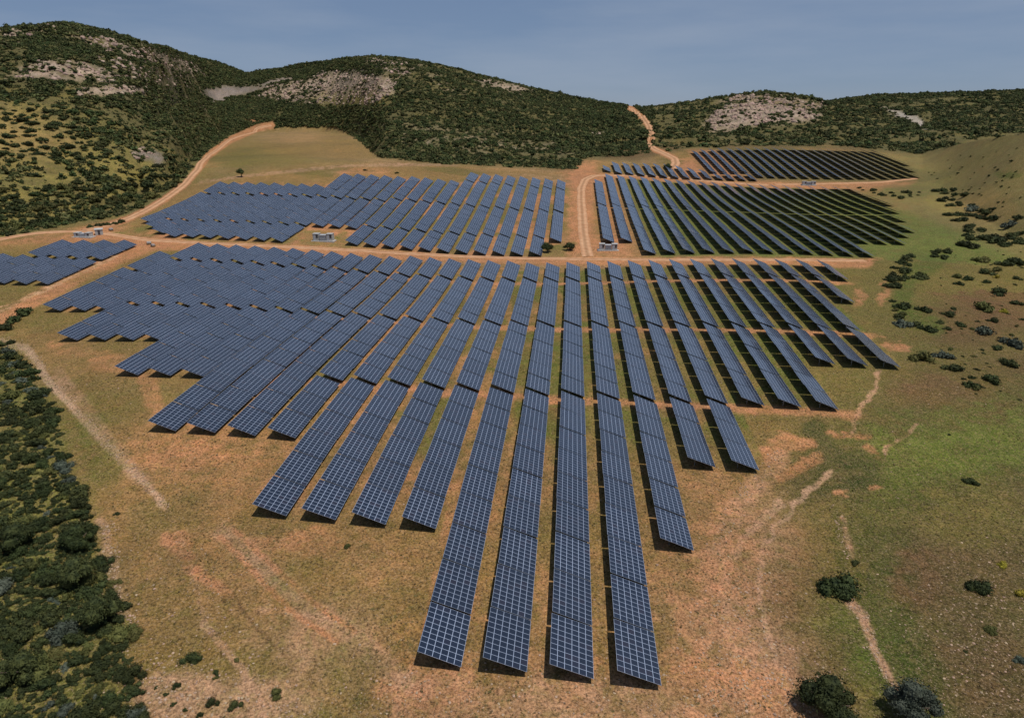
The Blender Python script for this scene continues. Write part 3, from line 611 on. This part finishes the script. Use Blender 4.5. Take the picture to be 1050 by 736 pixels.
def shed(px, py):
    x, y, z = px2w([px], [py])[0]; root = bpy.data.objects.new('site_hut', None); COL.objects.link(root); root.location = (x, y, z); root.rotation_euler = (0,0,.5)
    tag(root, 'small white site hut on the earth yard by the hill road', 'hut')
    b = MB(); b.box((-1.6,-1.3,-.3),(1.6,1.3,2.4)); b.build('wall', [M_CAB], root); b = MB()
    b.add([(-1.8,-1.5,2.403),(1.8,-1.5,2.403),(1.8,1.5,2.403),(-1.8,1.5,2.403),(-1.8,-1.5,2.55),(1.8,-1.5,2.55),(1.8,1.5,2.85),(-1.8,1.5,2.85)], [(0,3,2,1),(4,5,6,7),(0,1,5,4),(1,2,6,5),(2,3,7,6),(3,0,4,7)]); b.build('roof', [M_CAB], root)
    b = MB(); b.box((-.45,-1.34,0),(.45,-1.303,2.0)); b.build('door', [M_DARK], root)
shed(102, 240.5)
def pallet_stack(px, py, s_, label):
    x, y, z = px2w([px], [py])[0]; root = bpy.data.objects.new('pallet_stack', None); COL.objects.link(root); root.location = (x, y, z); root.rotation_euler = (0,0,random.uniform(-1,1))
    tag(root, label, 'pallet stack', 'pallet stacks by the cross road')
    mm = mat('weathered wood', (.28,.18,.10), .9); 
    b = MB()
    for i in range(4):
        for j in range(5): b.box((-.6*s_,(-.6+j*.27)*s_,.14*i+.1),(.6*s_,(-.6+j*.27+.18)*s_,.14*i+.125))
        for j in (-.55,-.05,.45): b.box((j*s_,-.6*s_,.14*i),((j+.1)*s_,.66*s_,.14*i+.098))
    b.build('pallet', [mm], root)
    b = MB(); b.box((-.5*s_,-.5*s_,.565),(.5*s_,.5*s_,1.15)); b.build('wrapped_load', [M_CAB], root)
pallet_stack(153, 250.5, 1.7, 'wooden pallets with a pale load beside the left corner of the main field')
pallet_stack(157, 253, 1.3, 'smaller pallets with a pale load nearest the main field corner')
pallet_stack(114, 236.5, 1.5, 'wooden pallets with a pale load right of the site hut')

# ------------------------------------------------------------------ vegetation prototypes
def leaf_material(name, c0, c1, rnd=.3):
    m = noisy(mat(name, c0, .75, 0, .15), c0, c1, 3.2, 4, 'Object', 0, rnd); return m
M_LF = {'dark': leaf_material('foliage dark', (.014,.022,.008), (.060,.070,.022)), 'grey': leaf_material('foliage grey green', (.045,.058,.040), (.10,.115,.085)),
        'olive': leaf_material('foliage olive', (.060,.064,.018), (.115,.110,.034)), 'yellow': leaf_material('foliage yellow', (.17,.14,.02), (.30,.24,.03)),
        'hill': leaf_material('foliage hill', (.017,.027,.009), (.070,.082,.024), .45)}
M_BARK = noisy(mat('bark', (.09,.06,.04), .95), (.06,.04,.03), (.13,.10,.07), 3)
def crown_mesh(name, seed, lobes, leaves, leaf, flat=.62, mats=None, inner=True):
    """crown of unit radius: uneven lobes, each set with small leaf faces, over a rough dark core"""
    r = np.random.RandomState(seed); V = []; F = []
    L = []
    for i in range(lobes):
        a = r.uniform(0, 2*math.pi); q = r.uniform(0, .62)**.7 if i else 0
        L.append((q*math.cos(a), q*math.sin(a), r.uniform(.18, .5)*flat/.62*(1.15-q), r.uniform(.30, .50)*(1.1-.4*q)))
    per = leaves//lobes
    for (cx_, cy_, cz_, rr) in L:
        n_ = per
        d = r.normal(size=(n_, 3)); d[:,2] = np.abs(d[:,2])*1.0 - .35*np.abs(r.normal(size=n_)); d /= np.linalg.norm(d, axis=1)[:,None]
        rad = rr*(.72 + .38*r.rand(n_)); rad *= 1 + .25*np.sin(d[:,0]*7+cx_*9)*np.sin(d[:,1]*6+cy_*5)
        P_ = np.array([cx_, cy_, cz_]) + d*rad[:,None]*[1,1,.85]; P_[:,2] = np.maximum(P_[:,2], .02)
        for p_, dd in zip(P_, d):
            t = r.normal(size=3)*.55 + dd; t /= np.linalg.norm(t)
            a_ = np.cross(t, r.normal(size=3)); a_ /= np.linalg.norm(a_); b_ = np.cross(t, a_); s_ = leaf*r.uniform(.6, 1.3)
            i0 = len(V); V += [p_-a_*s_, p_-b_*s_*.6, p_+a_*s_, p_+b_*s_*.6]; F.append((i0, i0+1, i0+2, i0+3))
        if inner:
            i0 = len(V); nu, nv = 7, 4
            for a in range(nu):
                for b_ in range(nv+1):
                    ph = 2*math.pi*a/nu; te = math.pi*b_/nv; k = rr*.74*(1+r.uniform(-.12,.12))
                    V.append(np.array([cx_+k*math.sin(te)*math.cos(ph), cy_+k*math.sin(te)*math.sin(ph), max(0, cz_+k*.85*math.cos(te))]))
            for a in range(nu):
                for b_ in range(nv): F.append((i0+a*(nv+1)+b_, i0+a*(nv+1)+b_+1, i0+((a+1)%nu)*(nv+1)+b_+1, i0+((a+1)%nu)*(nv+1)+b_))
    return mesh_obj(name, V, F, mats or [M_LF['dark']], link=False).data
BUSH = {k: [crown_mesh('bush', 100*j+i, 7+i, 1500, .055, .60, [M_LF[k]]) for i in range(3)] for j, k in enumerate(('dark','grey','olive','yellow'))}
MIDB = {k: [crown_mesh('bush', 900+100*j+i, 5+i, 420, .10, .60, [M_LF[k]]) for i in range(3)] for j, k in enumerate(('dark','grey','olive','yellow'))}
CROWN = {k: [crown_mesh('crown', 500+100*j+i, 14, 4200, .038, .80, [M_LF[k]]) for i in range(2)] for j, k in enumerate(('dark','grey','olive'))}
M_LF['hill light'] = leaf_material('foliage hill light', (.060,.072,.022), (.135,.130,.048), .4)
LOWB = [crown_mesh('shrub', 40+i, 4+i%3, 64, .20, .62, [M_LF['hill']]) for i in range(5)] + [crown_mesh('shrub', 50+i, 5, 60, .20, .5, [M_LF['hill light']]) for i in range(3)]
def bush(x, y, z, r, kind, label, group=None, cat='bush', hs=1.0):
    D = math.hypot(x, y); me = random.choice((BUSH if D < 190 else MIDB)[kind])
    o = bpy.data.objects.new('bush', me); COL.objects.link(o)
    o.location = (x, y, z-.12*r); o.rotation_euler = (0, 0, random.uniform(0, 6.28)); q = random.uniform(.9, 1.12)
    o.scale = (r*q, r/q, r*hs*random.uniform(.9, 1.1)); tag(o, label, cat, group); return o
def tree(px, py, r, h, kind, label, group=None, trunk_h=.25):
    x, y, z = px2w([px], [py])[0]
    root = bpy.data.objects.new('tree', None); COL.objects.link(root); root.location = (x, y, z); tag(root, label, 'tree', group)
    b = MB(); th = h*trunk_h; b.tube((0,0,-.4), (.1*r,.03,th*1.0+.3), .07*r+.08, .05*r+.05, 9); 
    for i in range(5):
        a = i*1.256+.4; b.tube((.08*r,.03,th*.85+.2), (.55*r*math.cos(a), .55*r*math.sin(a), th+h*.35), .035*r+.03, .012*r+.012, 6)
    b.build('trunk', [M_BARK], root, smooth=True)
    c_ = bpy.data.objects.new('crown', random.choice(CROWN[kind])); COL.objects.link(c_); c_.parent = root
    c_.location = (0, 0, th*.9); c_.scale = (r, r*random.uniform(.9,1.1), (h-th)/.95); c_.rotation_euler = (0,0,random.uniform(0,6)); return root

# trees that can be told apart
tree(247.5, 181.5, 3.4, 5.5, 'dark', 'small lone tree with bare trunk on the dry meadow behind the left panels', trunk_h=.38)
tree(561, 258.5, 3.1, 5.2, 'dark', 'round dark green tree touching the end of a panel row by the road bend')
tree(584, 256.5, 3.4, 4.2, 'dark', 'wide dark tree in the crook of the two dirt roads')
tree(848, 733, 4.2, 5.6, 'dark', 'round dark green tree cut by the bottom edge, right of the panels')
tree(930, 735, 3.7, 5.2, 'grey', 'grey green olive tree at the lower right end of the stone line')
tree(605+79/6.13*0+80, 173.5, 4.0, 5.0, 'dark', 'dark round tree beside the saddle track behind the narrow panel strip')
tree(104, 638, 3.2, 4.6, 'dark', 'largest round holm oak at the right edge of the lower left thicket')
tree(78, 598, 3.5, 4.6, 'dark', 'broad dark oak in the middle of the lower left thicket')
tree(20, 562, 3.5, 4.6, 'dark', 'broad dark oak at the left frame edge of the lower left thicket')
tree(20, 696, 3.0, 4.0, 'dark', 'dark oak in the lower left corner of the thicket')
tree(80, 562, 3.0, 4.2, 'dark', 'dense oak standing above the broad one in the thicket')

# single bushes on the right-hand slope and in the stony ground: px, py (foot), width px, kind, label
ONE = [
 (860,605,46,'dark','big loose dark green bush above the pale stone line'), (877,578,11,'dark','tiny dark shrub right above the big loose bush'),
 (1004,604,27,'dark','black green flat bush on the brown slope far right'), (1046,609,16,'yellow','yellow topped bush at the right frame edge'),
 (1029,580,12,'yellow','small round yellow bush above the frame edge bush'), (1015,646,14,'olive','small brown olive shrub on the brown slope'),
 (1046,677,14,'grey','grey green shrub cut by the right frame edge'), (995,495,15,'dark','dark bush alone in the green swale'),
 (990,668,5,'dark','tiny dark tuft on the brown stony slope'), (973,446,4,'dark','tiny dark tuft between green swale and slope'),
 (945,369,22,'olive','left of the two big bushes beyond the last panel row'), (966,366,21,'grey','silvery bush touching the left of the two big bushes'),
 (977,379,18,'dark','dark oval bush just below the silvery bush'), (995,396,15,'dark','small dark bush alone below the silvery bush'),
 (1016,391,18,'dark','flat dark bush right of the small lone bush'), (1034,374,18,'dark','dark bush near the right frame edge above the flat one'),
 (1022,358,14,'dark','flat dark bush below the grey patch near the frame edge'), (1038,354,23,'grey','wide grey bush at the right frame edge'),
 (1006,341,20,'grey','grey green bush on the brown slope above the lone pair'), (1019,330,12,'dark','small dark bush right above the grey green bush'),
 (1007,317,22,'olive','olive green bush in the middle of the brown slope'), (984,334,11,'dark','dark bush at the edge of the swale below the double bush'),
 (973,324,16,'dark','left of the double dark bush in the swale'), (978,317,8,'dark','upper small bush of the double bush'),
 (963,331,9,'dark','upright dark bush in the middle of the swale'), (972,338,10,'dark','low dark bush just under the upright swale bush'),
 (947,319,15,'dark','wide dark bush in the upper swale'), (951,339,16,'dark','dark bush at the lower bend of the swale'), (940,334,14,'dark','dark bush left of the swale bend'),
 (925,334,18,'grey','grey green bush at the left foot of the swale'), (983,292,10,'dark','small dark bush on the slope above the brown patch'), (993,287,12,'dark','dark bush beside the small one above the brown patch'),
 (982,285,11,'olive','olive bush above the two small slope bushes'), (1012,290,9,'dark','small bush above the long dark bush'), (1025,301,19,'dark','long dark bush on the upper brown slope'),
 (1010,280,17,'dark','dark bush at the top of the brown slope'), (1022,278,12,'olive','olive bush touching the top slope bush'), (1009,268,15,'olive','olive bush above the top slope bush'),
 (1042,286,10,'dark','dark bush at the upper right frame edge'), (1042,312,12,'dark','dark bush at the right frame edge beside the olive bush'),
 (1040,270,16,'dark','dark bush near the frame edge above the slope'), (1048,328,6,'dark','small bush cut by the frame edge'),
 (903,346,0,'dark',''),(1029,320,9,'yellow','flat yellow shrub right of the olive slope bush'),(1022,285,8,'yellow','small yellow shrub on the upper slope'),
 (999,216,16,'grey','pale grey bush on the upper right slope'), (1000,222,10,'dark','dark bush under the pale grey slope bush'), (1036,232,18,'grey','pale grey bush right of the black thicket'),
 (1045,224,12,'dark','dark bush at the frame edge above the black thicket'), (1003,268,14,'olive','olive bush under the black thicket'), (1030,272,15,'dark','dark bush right under the black thicket'),
 (1048,240,10,'dark','dark bush at the frame edge beside the black thicket'),
 (45,404,0,'dark',''), (120,527,7,'dark','small dark shrub beside the stony track'), (139,652,20,'olive','flat green bush just right of the thicket'), (118,598,13,'olive','dull brown bush on the stone heap beside the thicket'),
 (197,676,20,'dark','dark shrub in the stony ground right of the thicket'), (139,690,22,'dark','dark bush at the foot of the stone heap'), (124,690,14,'dark','dark bush touching the stone heap from the left'),
 (222,690,9,'dark','low shrub right of the dark shrub in the stones'), (221,695,6,'olive','tiny shrub beside the low shrub in the stones'), (181,703,10,'dark','small shrub in a row of shrubs in the stones'),
 (217,721,14,'dark','lower left of the two shrubs near the bottom edge'), (240,724,15,'dark','lower right of the two shrubs near the bottom edge'),
 (283,712,15,'olive','pale green tuft near the bottom edge'), (205,733,8,'dark','shrub on the bottom edge in the stony ground'), (140,733,24,'grey','bluish green bush at the bottom edge of the thicket'),
 (243,677,7,'olive','tiny olive shrub right of the shrubs in the stones'), (356,561,8,'olive','small green tuft on the grass in front of the left rows'),
 (170,712,6,'dark','tiny shrub left in the stony ground'), (178,722,7,'dark','small shrub above the bottom edge in the stones'), (190,728,6,'dark','tiny shrub above the bottom edge'), (160,705,5,'dark','tiniest shrub beside the stone heap'),
 (74,274,0,'dark',''), (26,322,20,'dark','right end bush of the dark hedge left of the panels'), (14,330,18,'dark','middle bush of the dark hedge left of the panels'), (4,338,18,'dark','left end bush of the dark hedge left of the panels'),
 (92,233,8,'dark','left bush of the small row beside the hill road'), (101,232,8,'dark','second bush of the small row beside the hill road'), (109,231,9,'dark','third bush of the small row beside the hill road'), (118,230,8,'dark','fourth bush of the small row beside the hill road'), (125,228,9,'dark','right bush of the small row beside the hill road'),
 (407,178,5,'dark','tiny dark shrub behind the tallest left rows'), (374,175,5,'dark','tiny dark shrub on the meadow path'),
]
for px, py, w, kind, label in ONE:
    if not w: continue
    x, y, z = px2w([px], [py])[0]; D = (y*CP-(z-HC)*SP); r = w/2*D/FPX
    bush(x, y, z, r*1.22, kind, label, None, hs=1.0)
# thickets of bushes that look alike
EXTRA = []      # growth beyond the bushes told apart one by one
def scatter_poly(poly, spacing, rmin, rmax, kinds, label, group, limit, seed, extra=0, cat='bush'):
    r = np.random.RandomState(seed); xs = [p[0] for p in poly]; ys = [p[1] for p in poly]; kept = []
    cand = np.stack([r.uniform(min(xs), max(xs), 5200), r.uniform(min(ys), max(ys), 5200)], 1)
    cand = cand[inpoly(cand[:,0], cand[:,1], poly)][:(4000 if extra > 500 else 1500)]; Wp = px2w(cand[:,0], cand[:,1])
    for p_ in Wp:
        rr = rmin + (rmax-rmin)*r.rand()**1.6
        if all(math.hypot(p_[0]-q[0], p_[1]-q[1]) > spacing*(rr+q[3])*.5 for q in kept): kept.append((p_[0], p_[1], p_[2], rr, kinds[r.randint(len(kinds))]))
        if len(kept) >= limit+extra: break
    kept.sort(key=lambda q: -q[3]*FPX/math.hypot(q[0], q[1]))
    for q in kept[:limit]: bush(*q, label, group, cat)
    EXTRA.extend(q for q in kept[limit:])
scatter_poly([(0,350),(14,353),(26,380),(45,398),(60,432),(66,468),(84,505),(98,556),(114,608),(134,640),(130,665),(140,700),(150,740),(-34,740),(-34,350)], 1.02, .6, 3.1, ['dark']*6+['olive']*2+['dark']*6+['grey'], 'dark evergreen bush in the dense thicket at the lower left', 'bushes of the lower left thicket', 100, 1, 900)
scatter_poly([(902,278),(935,262),(950,268),(950,285),(930,292),(915,300),(906,296)], .8, 1.6, 4.0, ['dark'], 'dark bush in the thicket just right of the short panel rows', 'bushes right of the short panel rows', 16, 2)
scatter_poly([(912,302),(930,305),(934,330),(918,328)], .9, 1.3, 3.0, ['dark','dark','olive'], 'dark bush in the swale below the first thicket', 'bushes down the swale', 9, 3)
scatter_poly([(982,238),(1000,226),(1010,238),(1046,241),(1044,252),(1010,256),(986,254)], .8, 2.6, 5.2, ['dark'], 'black green bush in the big thicket on the right slope', 'bushes of the big right thicket', 18, 4)
scatter_poly([(955,196),(975,192),(1003,206),(1003,212),(975,212),(955,206)], .8, 2.6, 5.2, ['dark'], 'dark bush in the upper thicket beyond the right rows', 'bushes of the upper right thicket', 14, 5)
scatter_poly([(994,216),(1022,214),(1024,226),(996,227)], .8, 2.4, 4.6, ['dark'], 'dark bush in the compact thicket between the two large ones', 'bushes of the compact middle thicket', 9, 6)
scatter_poly([(970,218),(992,220),(990,228),(972,228)], .8, 2.2, 4.4, ['dark'], 'dark bush in the small clump left of the compact thicket', 'bushes of the small clump', 5, 7)
scatter_poly([(880,193),(915,196),(950,198),(948,206),(915,203),(880,197)], 1.0, 1.6, 4.4, ['dark'], 'dark bush in the line between the two right blocks', 'bushes in a line behind the right block', 14, 8)
scatter_poly([(953,256),(980,258),(990,266),(960,270)], .9, 1.8, 3.8, ['dark'], 'dark bush below the big right thicket', 'bushes below the big right thicket', 6, 9)
scatter_poly([(940,165),(1048,150),(1048,225),(1010,205),(960,185)], 2.6, .7, 1.5, ['olive','olive','dark'], '', '', 0, 10, 45)
scatter_poly([(960,260),(1050,255),(1050,420),(985,400),(960,345)], 2.6, .4, 1.3, ['olive','dark'], '', '', 0, 12, 60)
scatter_poly([(0,195),(60,190),(130,180),(180,165),(198,172),(178,192),(150,208),(120,220),(60,228),(0,240)], 1.2, 2.2, 5.0, ['dark','dark','olive'], 'dark rounded bush on the lower left hillside above the road', 'bushes on the lower left hillside', 46, 11, 120)
scatter_poly([(0,112),(50,114),(80,128),(90,155),(60,164),(0,166)], 1.9, 2.4, 4.6, ['dark'], '', '', 0, 13, 45)

# ------------------------------------------------------------------ growth nobody could count
def scatter_object(name, pts, scl, protos, coll_name, seed=0):
    coll = bpy.data.collections.new(coll_name)
    for i, me in enumerate(protos):
        coll.objects.link(bpy.data.objects.new(coll_name+'_shape', me))
    me = bpy.data.meshes.new(name); me.vertices.add(len(pts)); me.vertices.foreach_set('co', np.asarray(pts, float).ravel()); me.update()
    a = me.attributes.new('size', 'FLOAT', 'POINT'); a.data.foreach_set('value', np.asarray(scl, float))
    o = bpy.data.objects.new(name, me); COL.objects.link(o); o['kind'] = 'stuff'
    ng = bpy.data.node_groups.new(name, 'GeometryNodeTree'); ng.interface.new_socket('Geometry', in_out='INPUT', socket_type='NodeSocketGeometry'); ng.interface.new_socket('Geometry', in_out='OUTPUT', socket_type='NodeSocketGeometry')
    n = ng.nodes; l = ng.links; gi = n.new('NodeGroupInput'); go = n.new('NodeGroupOutput')
    ip = n.new('GeometryNodeInstanceOnPoints'); ci = n.new('GeometryNodeCollectionInfo'); ci.inputs['Collection'].default_value = coll; ci.inputs['Separate Children'].default_value = True; ci.inputs['Reset Children'].default_value = True
    ip.inputs['Pick Instance'].default_value = True
    na_ = n.new('GeometryNodeInputNamedAttribute'); na_.data_type = 'FLOAT'; na_.inputs['Name'].default_value = 'size'
    rv = n.new('FunctionNodeRandomValue'); rv.data_type = 'FLOAT_VECTOR'; rv.inputs[0].default_value = (-.08,-.08,0); rv.inputs[1].default_value = (.08,.08,6.28)
    r2 = n.new('FunctionNodeRandomValue'); r2.data_type = 'FLOAT_VECTOR'; r2.inputs[0].default_value = (.75,.75,.55); r2.inputs[1].default_value = (1.25,1.25,1.15); r2.inputs['Seed'].default_value = 5
    vm = n.new('ShaderNodeVectorMath'); vm.operation = 'SCALE'; l.new(r2.outputs[0], vm.inputs[0]); l.new(na_.outputs[0], vm.inputs['Scale'])
    l.new(gi.outputs[0], ip.inputs['Points']); l.new(ci.outputs[0], ip.inputs['Instance']); l.new(rv.outputs[0], ip.inputs['Rotation']); l.new(vm.outputs[0], ip.inputs['Scale']); l.new(ip.outputs[0], go.inputs[0])
    md = o.modifiers.new('scatter', 'NODES'); md.node_group = ng; return o
def polar_points(n, a0, a1, d0, d1, r):
    a = np.radians(r.uniform(a0, a1, n)); d = np.sqrt(r.uniform(d0*d0, d1*d1, n)); return np.sin(a)*d, np.cos(a)*d
r_ = np.random.RandomState(3)
HB = [(-900,260),(0,244),(75,229),(130,220),(150,212),(175,198),(192,181),(205,162),(230,145),(256,133),(266,131),(345,130),(370,145),(388,161),(450,168),(520,171),(588,174),(600,161),(650,160),(700,152),(850,149),(905,154),(945,158),(970,151),(1000,143.5),(1050,136),(1600,60),(1600,-500),(-900,-500)]
ROCKS = [([(10,78),(40,62),(60,60),(100,68),(138,80),(118,85),(50,83)],.85), ([(60,34),(110,38),(150,50),(200,66),(222,78),(180,72),(110,52)],.8), ([(0,30),(60,28),(60,38),(0,40)],.6),
  ([(78,92),(110,88),(150,90),(155,96),(120,98),(80,100)],.8), ([(138,157),(150,152),(168,158),(166,170),(140,164)],.8), ([(208,92),(225,89),(262,88),(285,80),(300,78),(302,82),(280,86),(262,93),(238,100),(228,106),(216,104)],1.0),
  ([(262,100),(280,88),(305,84),(330,74),(365,73),(385,78),(410,84),(402,96),(385,108),(330,108),(290,104)],.9), ([(485,80),(505,81),(545,93),(535,96),(500,90)],.85), ([(370,60),(430,66),(470,95),(440,90),(390,70)],.5),
  ([(722,128),(745,110),(770,105),(800,108),(842,118),(838,124),(805,126),(770,130),(745,135),(728,134)],.85), ([(735,106),(760,98),(800,99),(848,108),(840,113),(800,107),(770,103)],.75), ([(904,110),(915,112),(940,120),(957,132),(948,132),(928,123)],1.0),
  ([(90,56),(130,62),(200,80),(190,92),(130,80)],.6), ([(608,137),(620,131),(618,138),(611,142)],.7)]
def hill_points(n, a0, a1, d0, d1, dens, r, smin, smax):
    x, y = polar_points(n, a0, a1, d0, d1, r); z = height(x, y); px, py = project(x, y, z)
    n2 = fbm(x, y, 24, 3, 30); n3 = fbm(x, y, 8, 2, 31)
    p = dens*np.ones(len(x)); ok = inpoly(px+(n3-.5)*8, py+(n3-.5)*3, HB)
    for pl, amt in ROCKS:
        p = np.where(inpoly(px+(n2-.5)*22, py+(n3-.5)*7, pl), p*(1-amt), p)
    up = poly_soft(px, py, [(-60,106),(30,108),(60,125),(95,142),(60,166),(-60,170)], 16); p = p*(1-.88*up)
    low = poly_soft(px, py, [(-60,100),(60,108),(150,138),(205,160),(180,200),(120,222),(-60,245)], 30); p = p*(1-low*.45*(1-.8*sstep(.40,.60,n2)))
    for k in ('saddle','hill'): p = np.where(seg_d(px, py, ROADS[k][0]) < (3.2 if k == 'saddle' else 4.5), 0, p)
    g_ = (height(x*1.02, y*1.02, False)-height(x, y, False))/(.02*np.hypot(x, y)); p = p*(.35+.9*sstep(.30,.55,n2*.5+n3*.5))*np.clip(.5+1.5*g_, .45, 1.3)
    n6 = fbm(x, y, 75, 3, 77); p = p*(.55+.75*sstep(.36, .56, n6)); s_ = (smin + (smax*1.35-smin)*r.rand(len(x))**2.2)*(.75+.5*n2)
    keep = ok & (r.rand(len(x)) < p)
    return np.stack([x, y, z-.25], 1)[keep], s_[keep]
for nm, n, a, d, sz, dens in (('hillside_shrubs', 130000, (-47,-11), (260,1400), (.9,3.0), 1.0), ('hillside_shrubs', 110000, (-33,-15), (600,1450), (1.0,3.2), 1.0), ('hillside_shrubs', 130000, (-22,11), (480,1560), (1.2,3.3), 1.0), ('hillside_shrubs', 120000, (3,47), (600,2150), (1.7,4.4), 1.0)):
    P_, S_ = hill_points(n, a[0], a[1], d[0], d[1], dens, r_, *sz); scatter_object(nm, P_, S_, LOWB, 'hill_shrub'); print(nm, len(P_))
for kd in ('dark','olive','grey'):
    E_ = [q for q in EXTRA if q[4] == kd]
    if E_: scatter_object('undergrowth', [(q[0], q[1], q[2]-.1*q[3]) for q in E_], [q[3]*1.1 for q in E_], MIDB[kd], 'undergrowth_'+kd)
# broken limestone ledges on the bare parts of the hills
M_LEDGE = noisy(mat('hill limestone', (.36,.29,.24), .95, 0, .1), (.27,.19,.145), (.42,.32,.25), .25, 5, 'Object', .3, .3)
LEDGE = []
for i in range(4):
    r = np.random.RandomState(60+i); bm = bmesh.new(); bmesh.ops.create_icosphere(bm, subdivisions=2, radius=1)
    for v in bm.verts:
        c_ = v.co.normalized(); k = .75+.5*float(fbm(c_.x*3+i*7, c_.y*3+c_.z*2, 1.0, 3, 50)); v.co = Vector((c_.x*k, c_.y*k*.8, round(c_.z*k*2.5)/2.5*.95+.1))
    me = bpy.data.meshes.new('ledge'); bm.to_mesh(me); bm.free(); me.materials.append(M_LEDGE); LEDGE.append(me)
PL, SL = [], []
for n, a0, a1, d0, d1, smin, smax in ((110000, -44, -8, 420, 1250, .5, 2.6), (65000, 5, 30, 750, 1400, .7, 3.4)):
    x, y = polar_points(n, a0, a1, d0, d1, r_); z = height(x, y); px, py = project(x, y, z); n2 = fbm(x, y, 20, 3, 51); n3 = fbm(x, y, 7, 3, 52); p = np.zeros(n)
    for pl, amt in ROCKS:
        if amt in (1.0,): continue
        p = np.maximum(p, inpoly(px+(n2-.5)*16, py+(n3-.5)*6, pl)*amt*.75)
    p = p*sstep(.38, .58, .5*n2+.5*n3)*(inpoly(px, py, HB)); k_ = r_.rand(n) < p
    PL.append(np.stack([x, y, z-.3], 1)[k_]); SL.append((smin+(smax-smin)*r_.rand(k_.sum())**2.2))
scatter_object('hill_rocks', np.concatenate(PL), np.concatenate(SL), LEDGE, 'ledge'); print('ledges', sum(map(len, PL)))
# weeds in the meadow and between the rows, loose stones on the bare ground
M_TUFT = noisy(mat('dry weed', (.16,.12,.05), .9, 0, .1), (.13,.105,.042), (.24,.175,.085), .8, 2, 'Object', 0, .4)
M_STONE = noisy(mat('limestone', (.42,.33,.24), .9, 0, .1), (.28,.185,.12), (.42,.31,.22), 1.0, 3, 'Object', 0, .25)
TUFT = [crown_mesh('weed', 70+i, 2, 22, .30, .45, [M_TUFT], False) for i in range(3)]
def stone_mesh(seed):
    r = np.random.RandomState(seed); bm = bmesh.new(); bmesh.ops.create_icosphere(bm, subdivisions=1, radius=1)
    for v in bm.verts: v.co *= r.uniform(.7, 1.15); v.co.z = v.co.z*.55+.15
    me = bpy.data.meshes.new('stone'); bm.to_mesh(me); bm.free(); me.materials.append(M_STONE); return me
STONE = [stone_mesh(i) for i in range(4)]
x, y = polar_points(120000, -44, 44, 62, 330, r_); z = height(x, y); px, py = project(x, y, z)
w_ = fbm(x, y, 16, 4, 33); keep = (r_.rand(len(x)) < (.10+.9*sstep(.42,.68,w_))*np.clip(150/np.hypot(x,y), .12, 1)) & (px > -40) & (px < 1090) & (py < 760)
for k in ('cross','hill','centre'): keep &= seg_d(px, py, ROADS[k][0]) > 5
P_ = np.stack([x, y, z-.03], 1)[keep]; scatter_object('meadow_weeds', P_, r_.uniform(.08, .30, len(P_)), TUFT, 'weed'); print('weeds', len(P_))
x, y = polar_points(420000, -44, 44, 62, 250, r_); z = height(x, y); px, py = project(x, y, z); w_ = fbm(x, y, 10, 4, 35)
dn = .006*np.ones(len(x)); wx, wy = px+(w_-.5)*30, py+(w_-.5)*18
for pts, w, a in [([(0,349),(28,358),(45,385),(68,410),(100,445),(140,485),(168,518)],6,.8), ([(105,540),(115,590),(125,625),(130,640)],10,.9), ([(212,640),(250,690),(275,735)],7,.5), ([(866,535),(873,570)],4,.9), ([(866,612),(884,630),(893,655),(905,685),(918,708)],6,1.0), ([(800,472),(770,505),(745,540),(735,560)],12,.3)]:
    dn = np.maximum(dn, a*(1-sstep(w*.3, w*1.3, seg_d(wx, wy, pts))))
for pl, a in [([(125,690),(200,690),(290,715),(330,745),(130,745)],.55), ([(705,745),(720,650),(770,600),(790,650),(840,700),(850,745)],.40), ([(940,600),(1060,560),(1060,745),(960,745)],.16), ([(330,690),(700,700),(700,745),(330,745)],.16), ([(130,560),(330,640),(330,700),(140,690)],.08)]:
    dn = np.maximum(dn, 1.4*a*poly_soft(wx, wy, pl, 40))
keep = (r_.rand(len(x)) < dn) & (px > -40) & (px < 1090) & (py < 760); P_ = np.stack([x, y, z], 1)[keep]
scatter_object('loose_stones', P_, .045+.20*r_.rand(len(P_))**4, STONE, 'stone'); print('stones', len(P_))
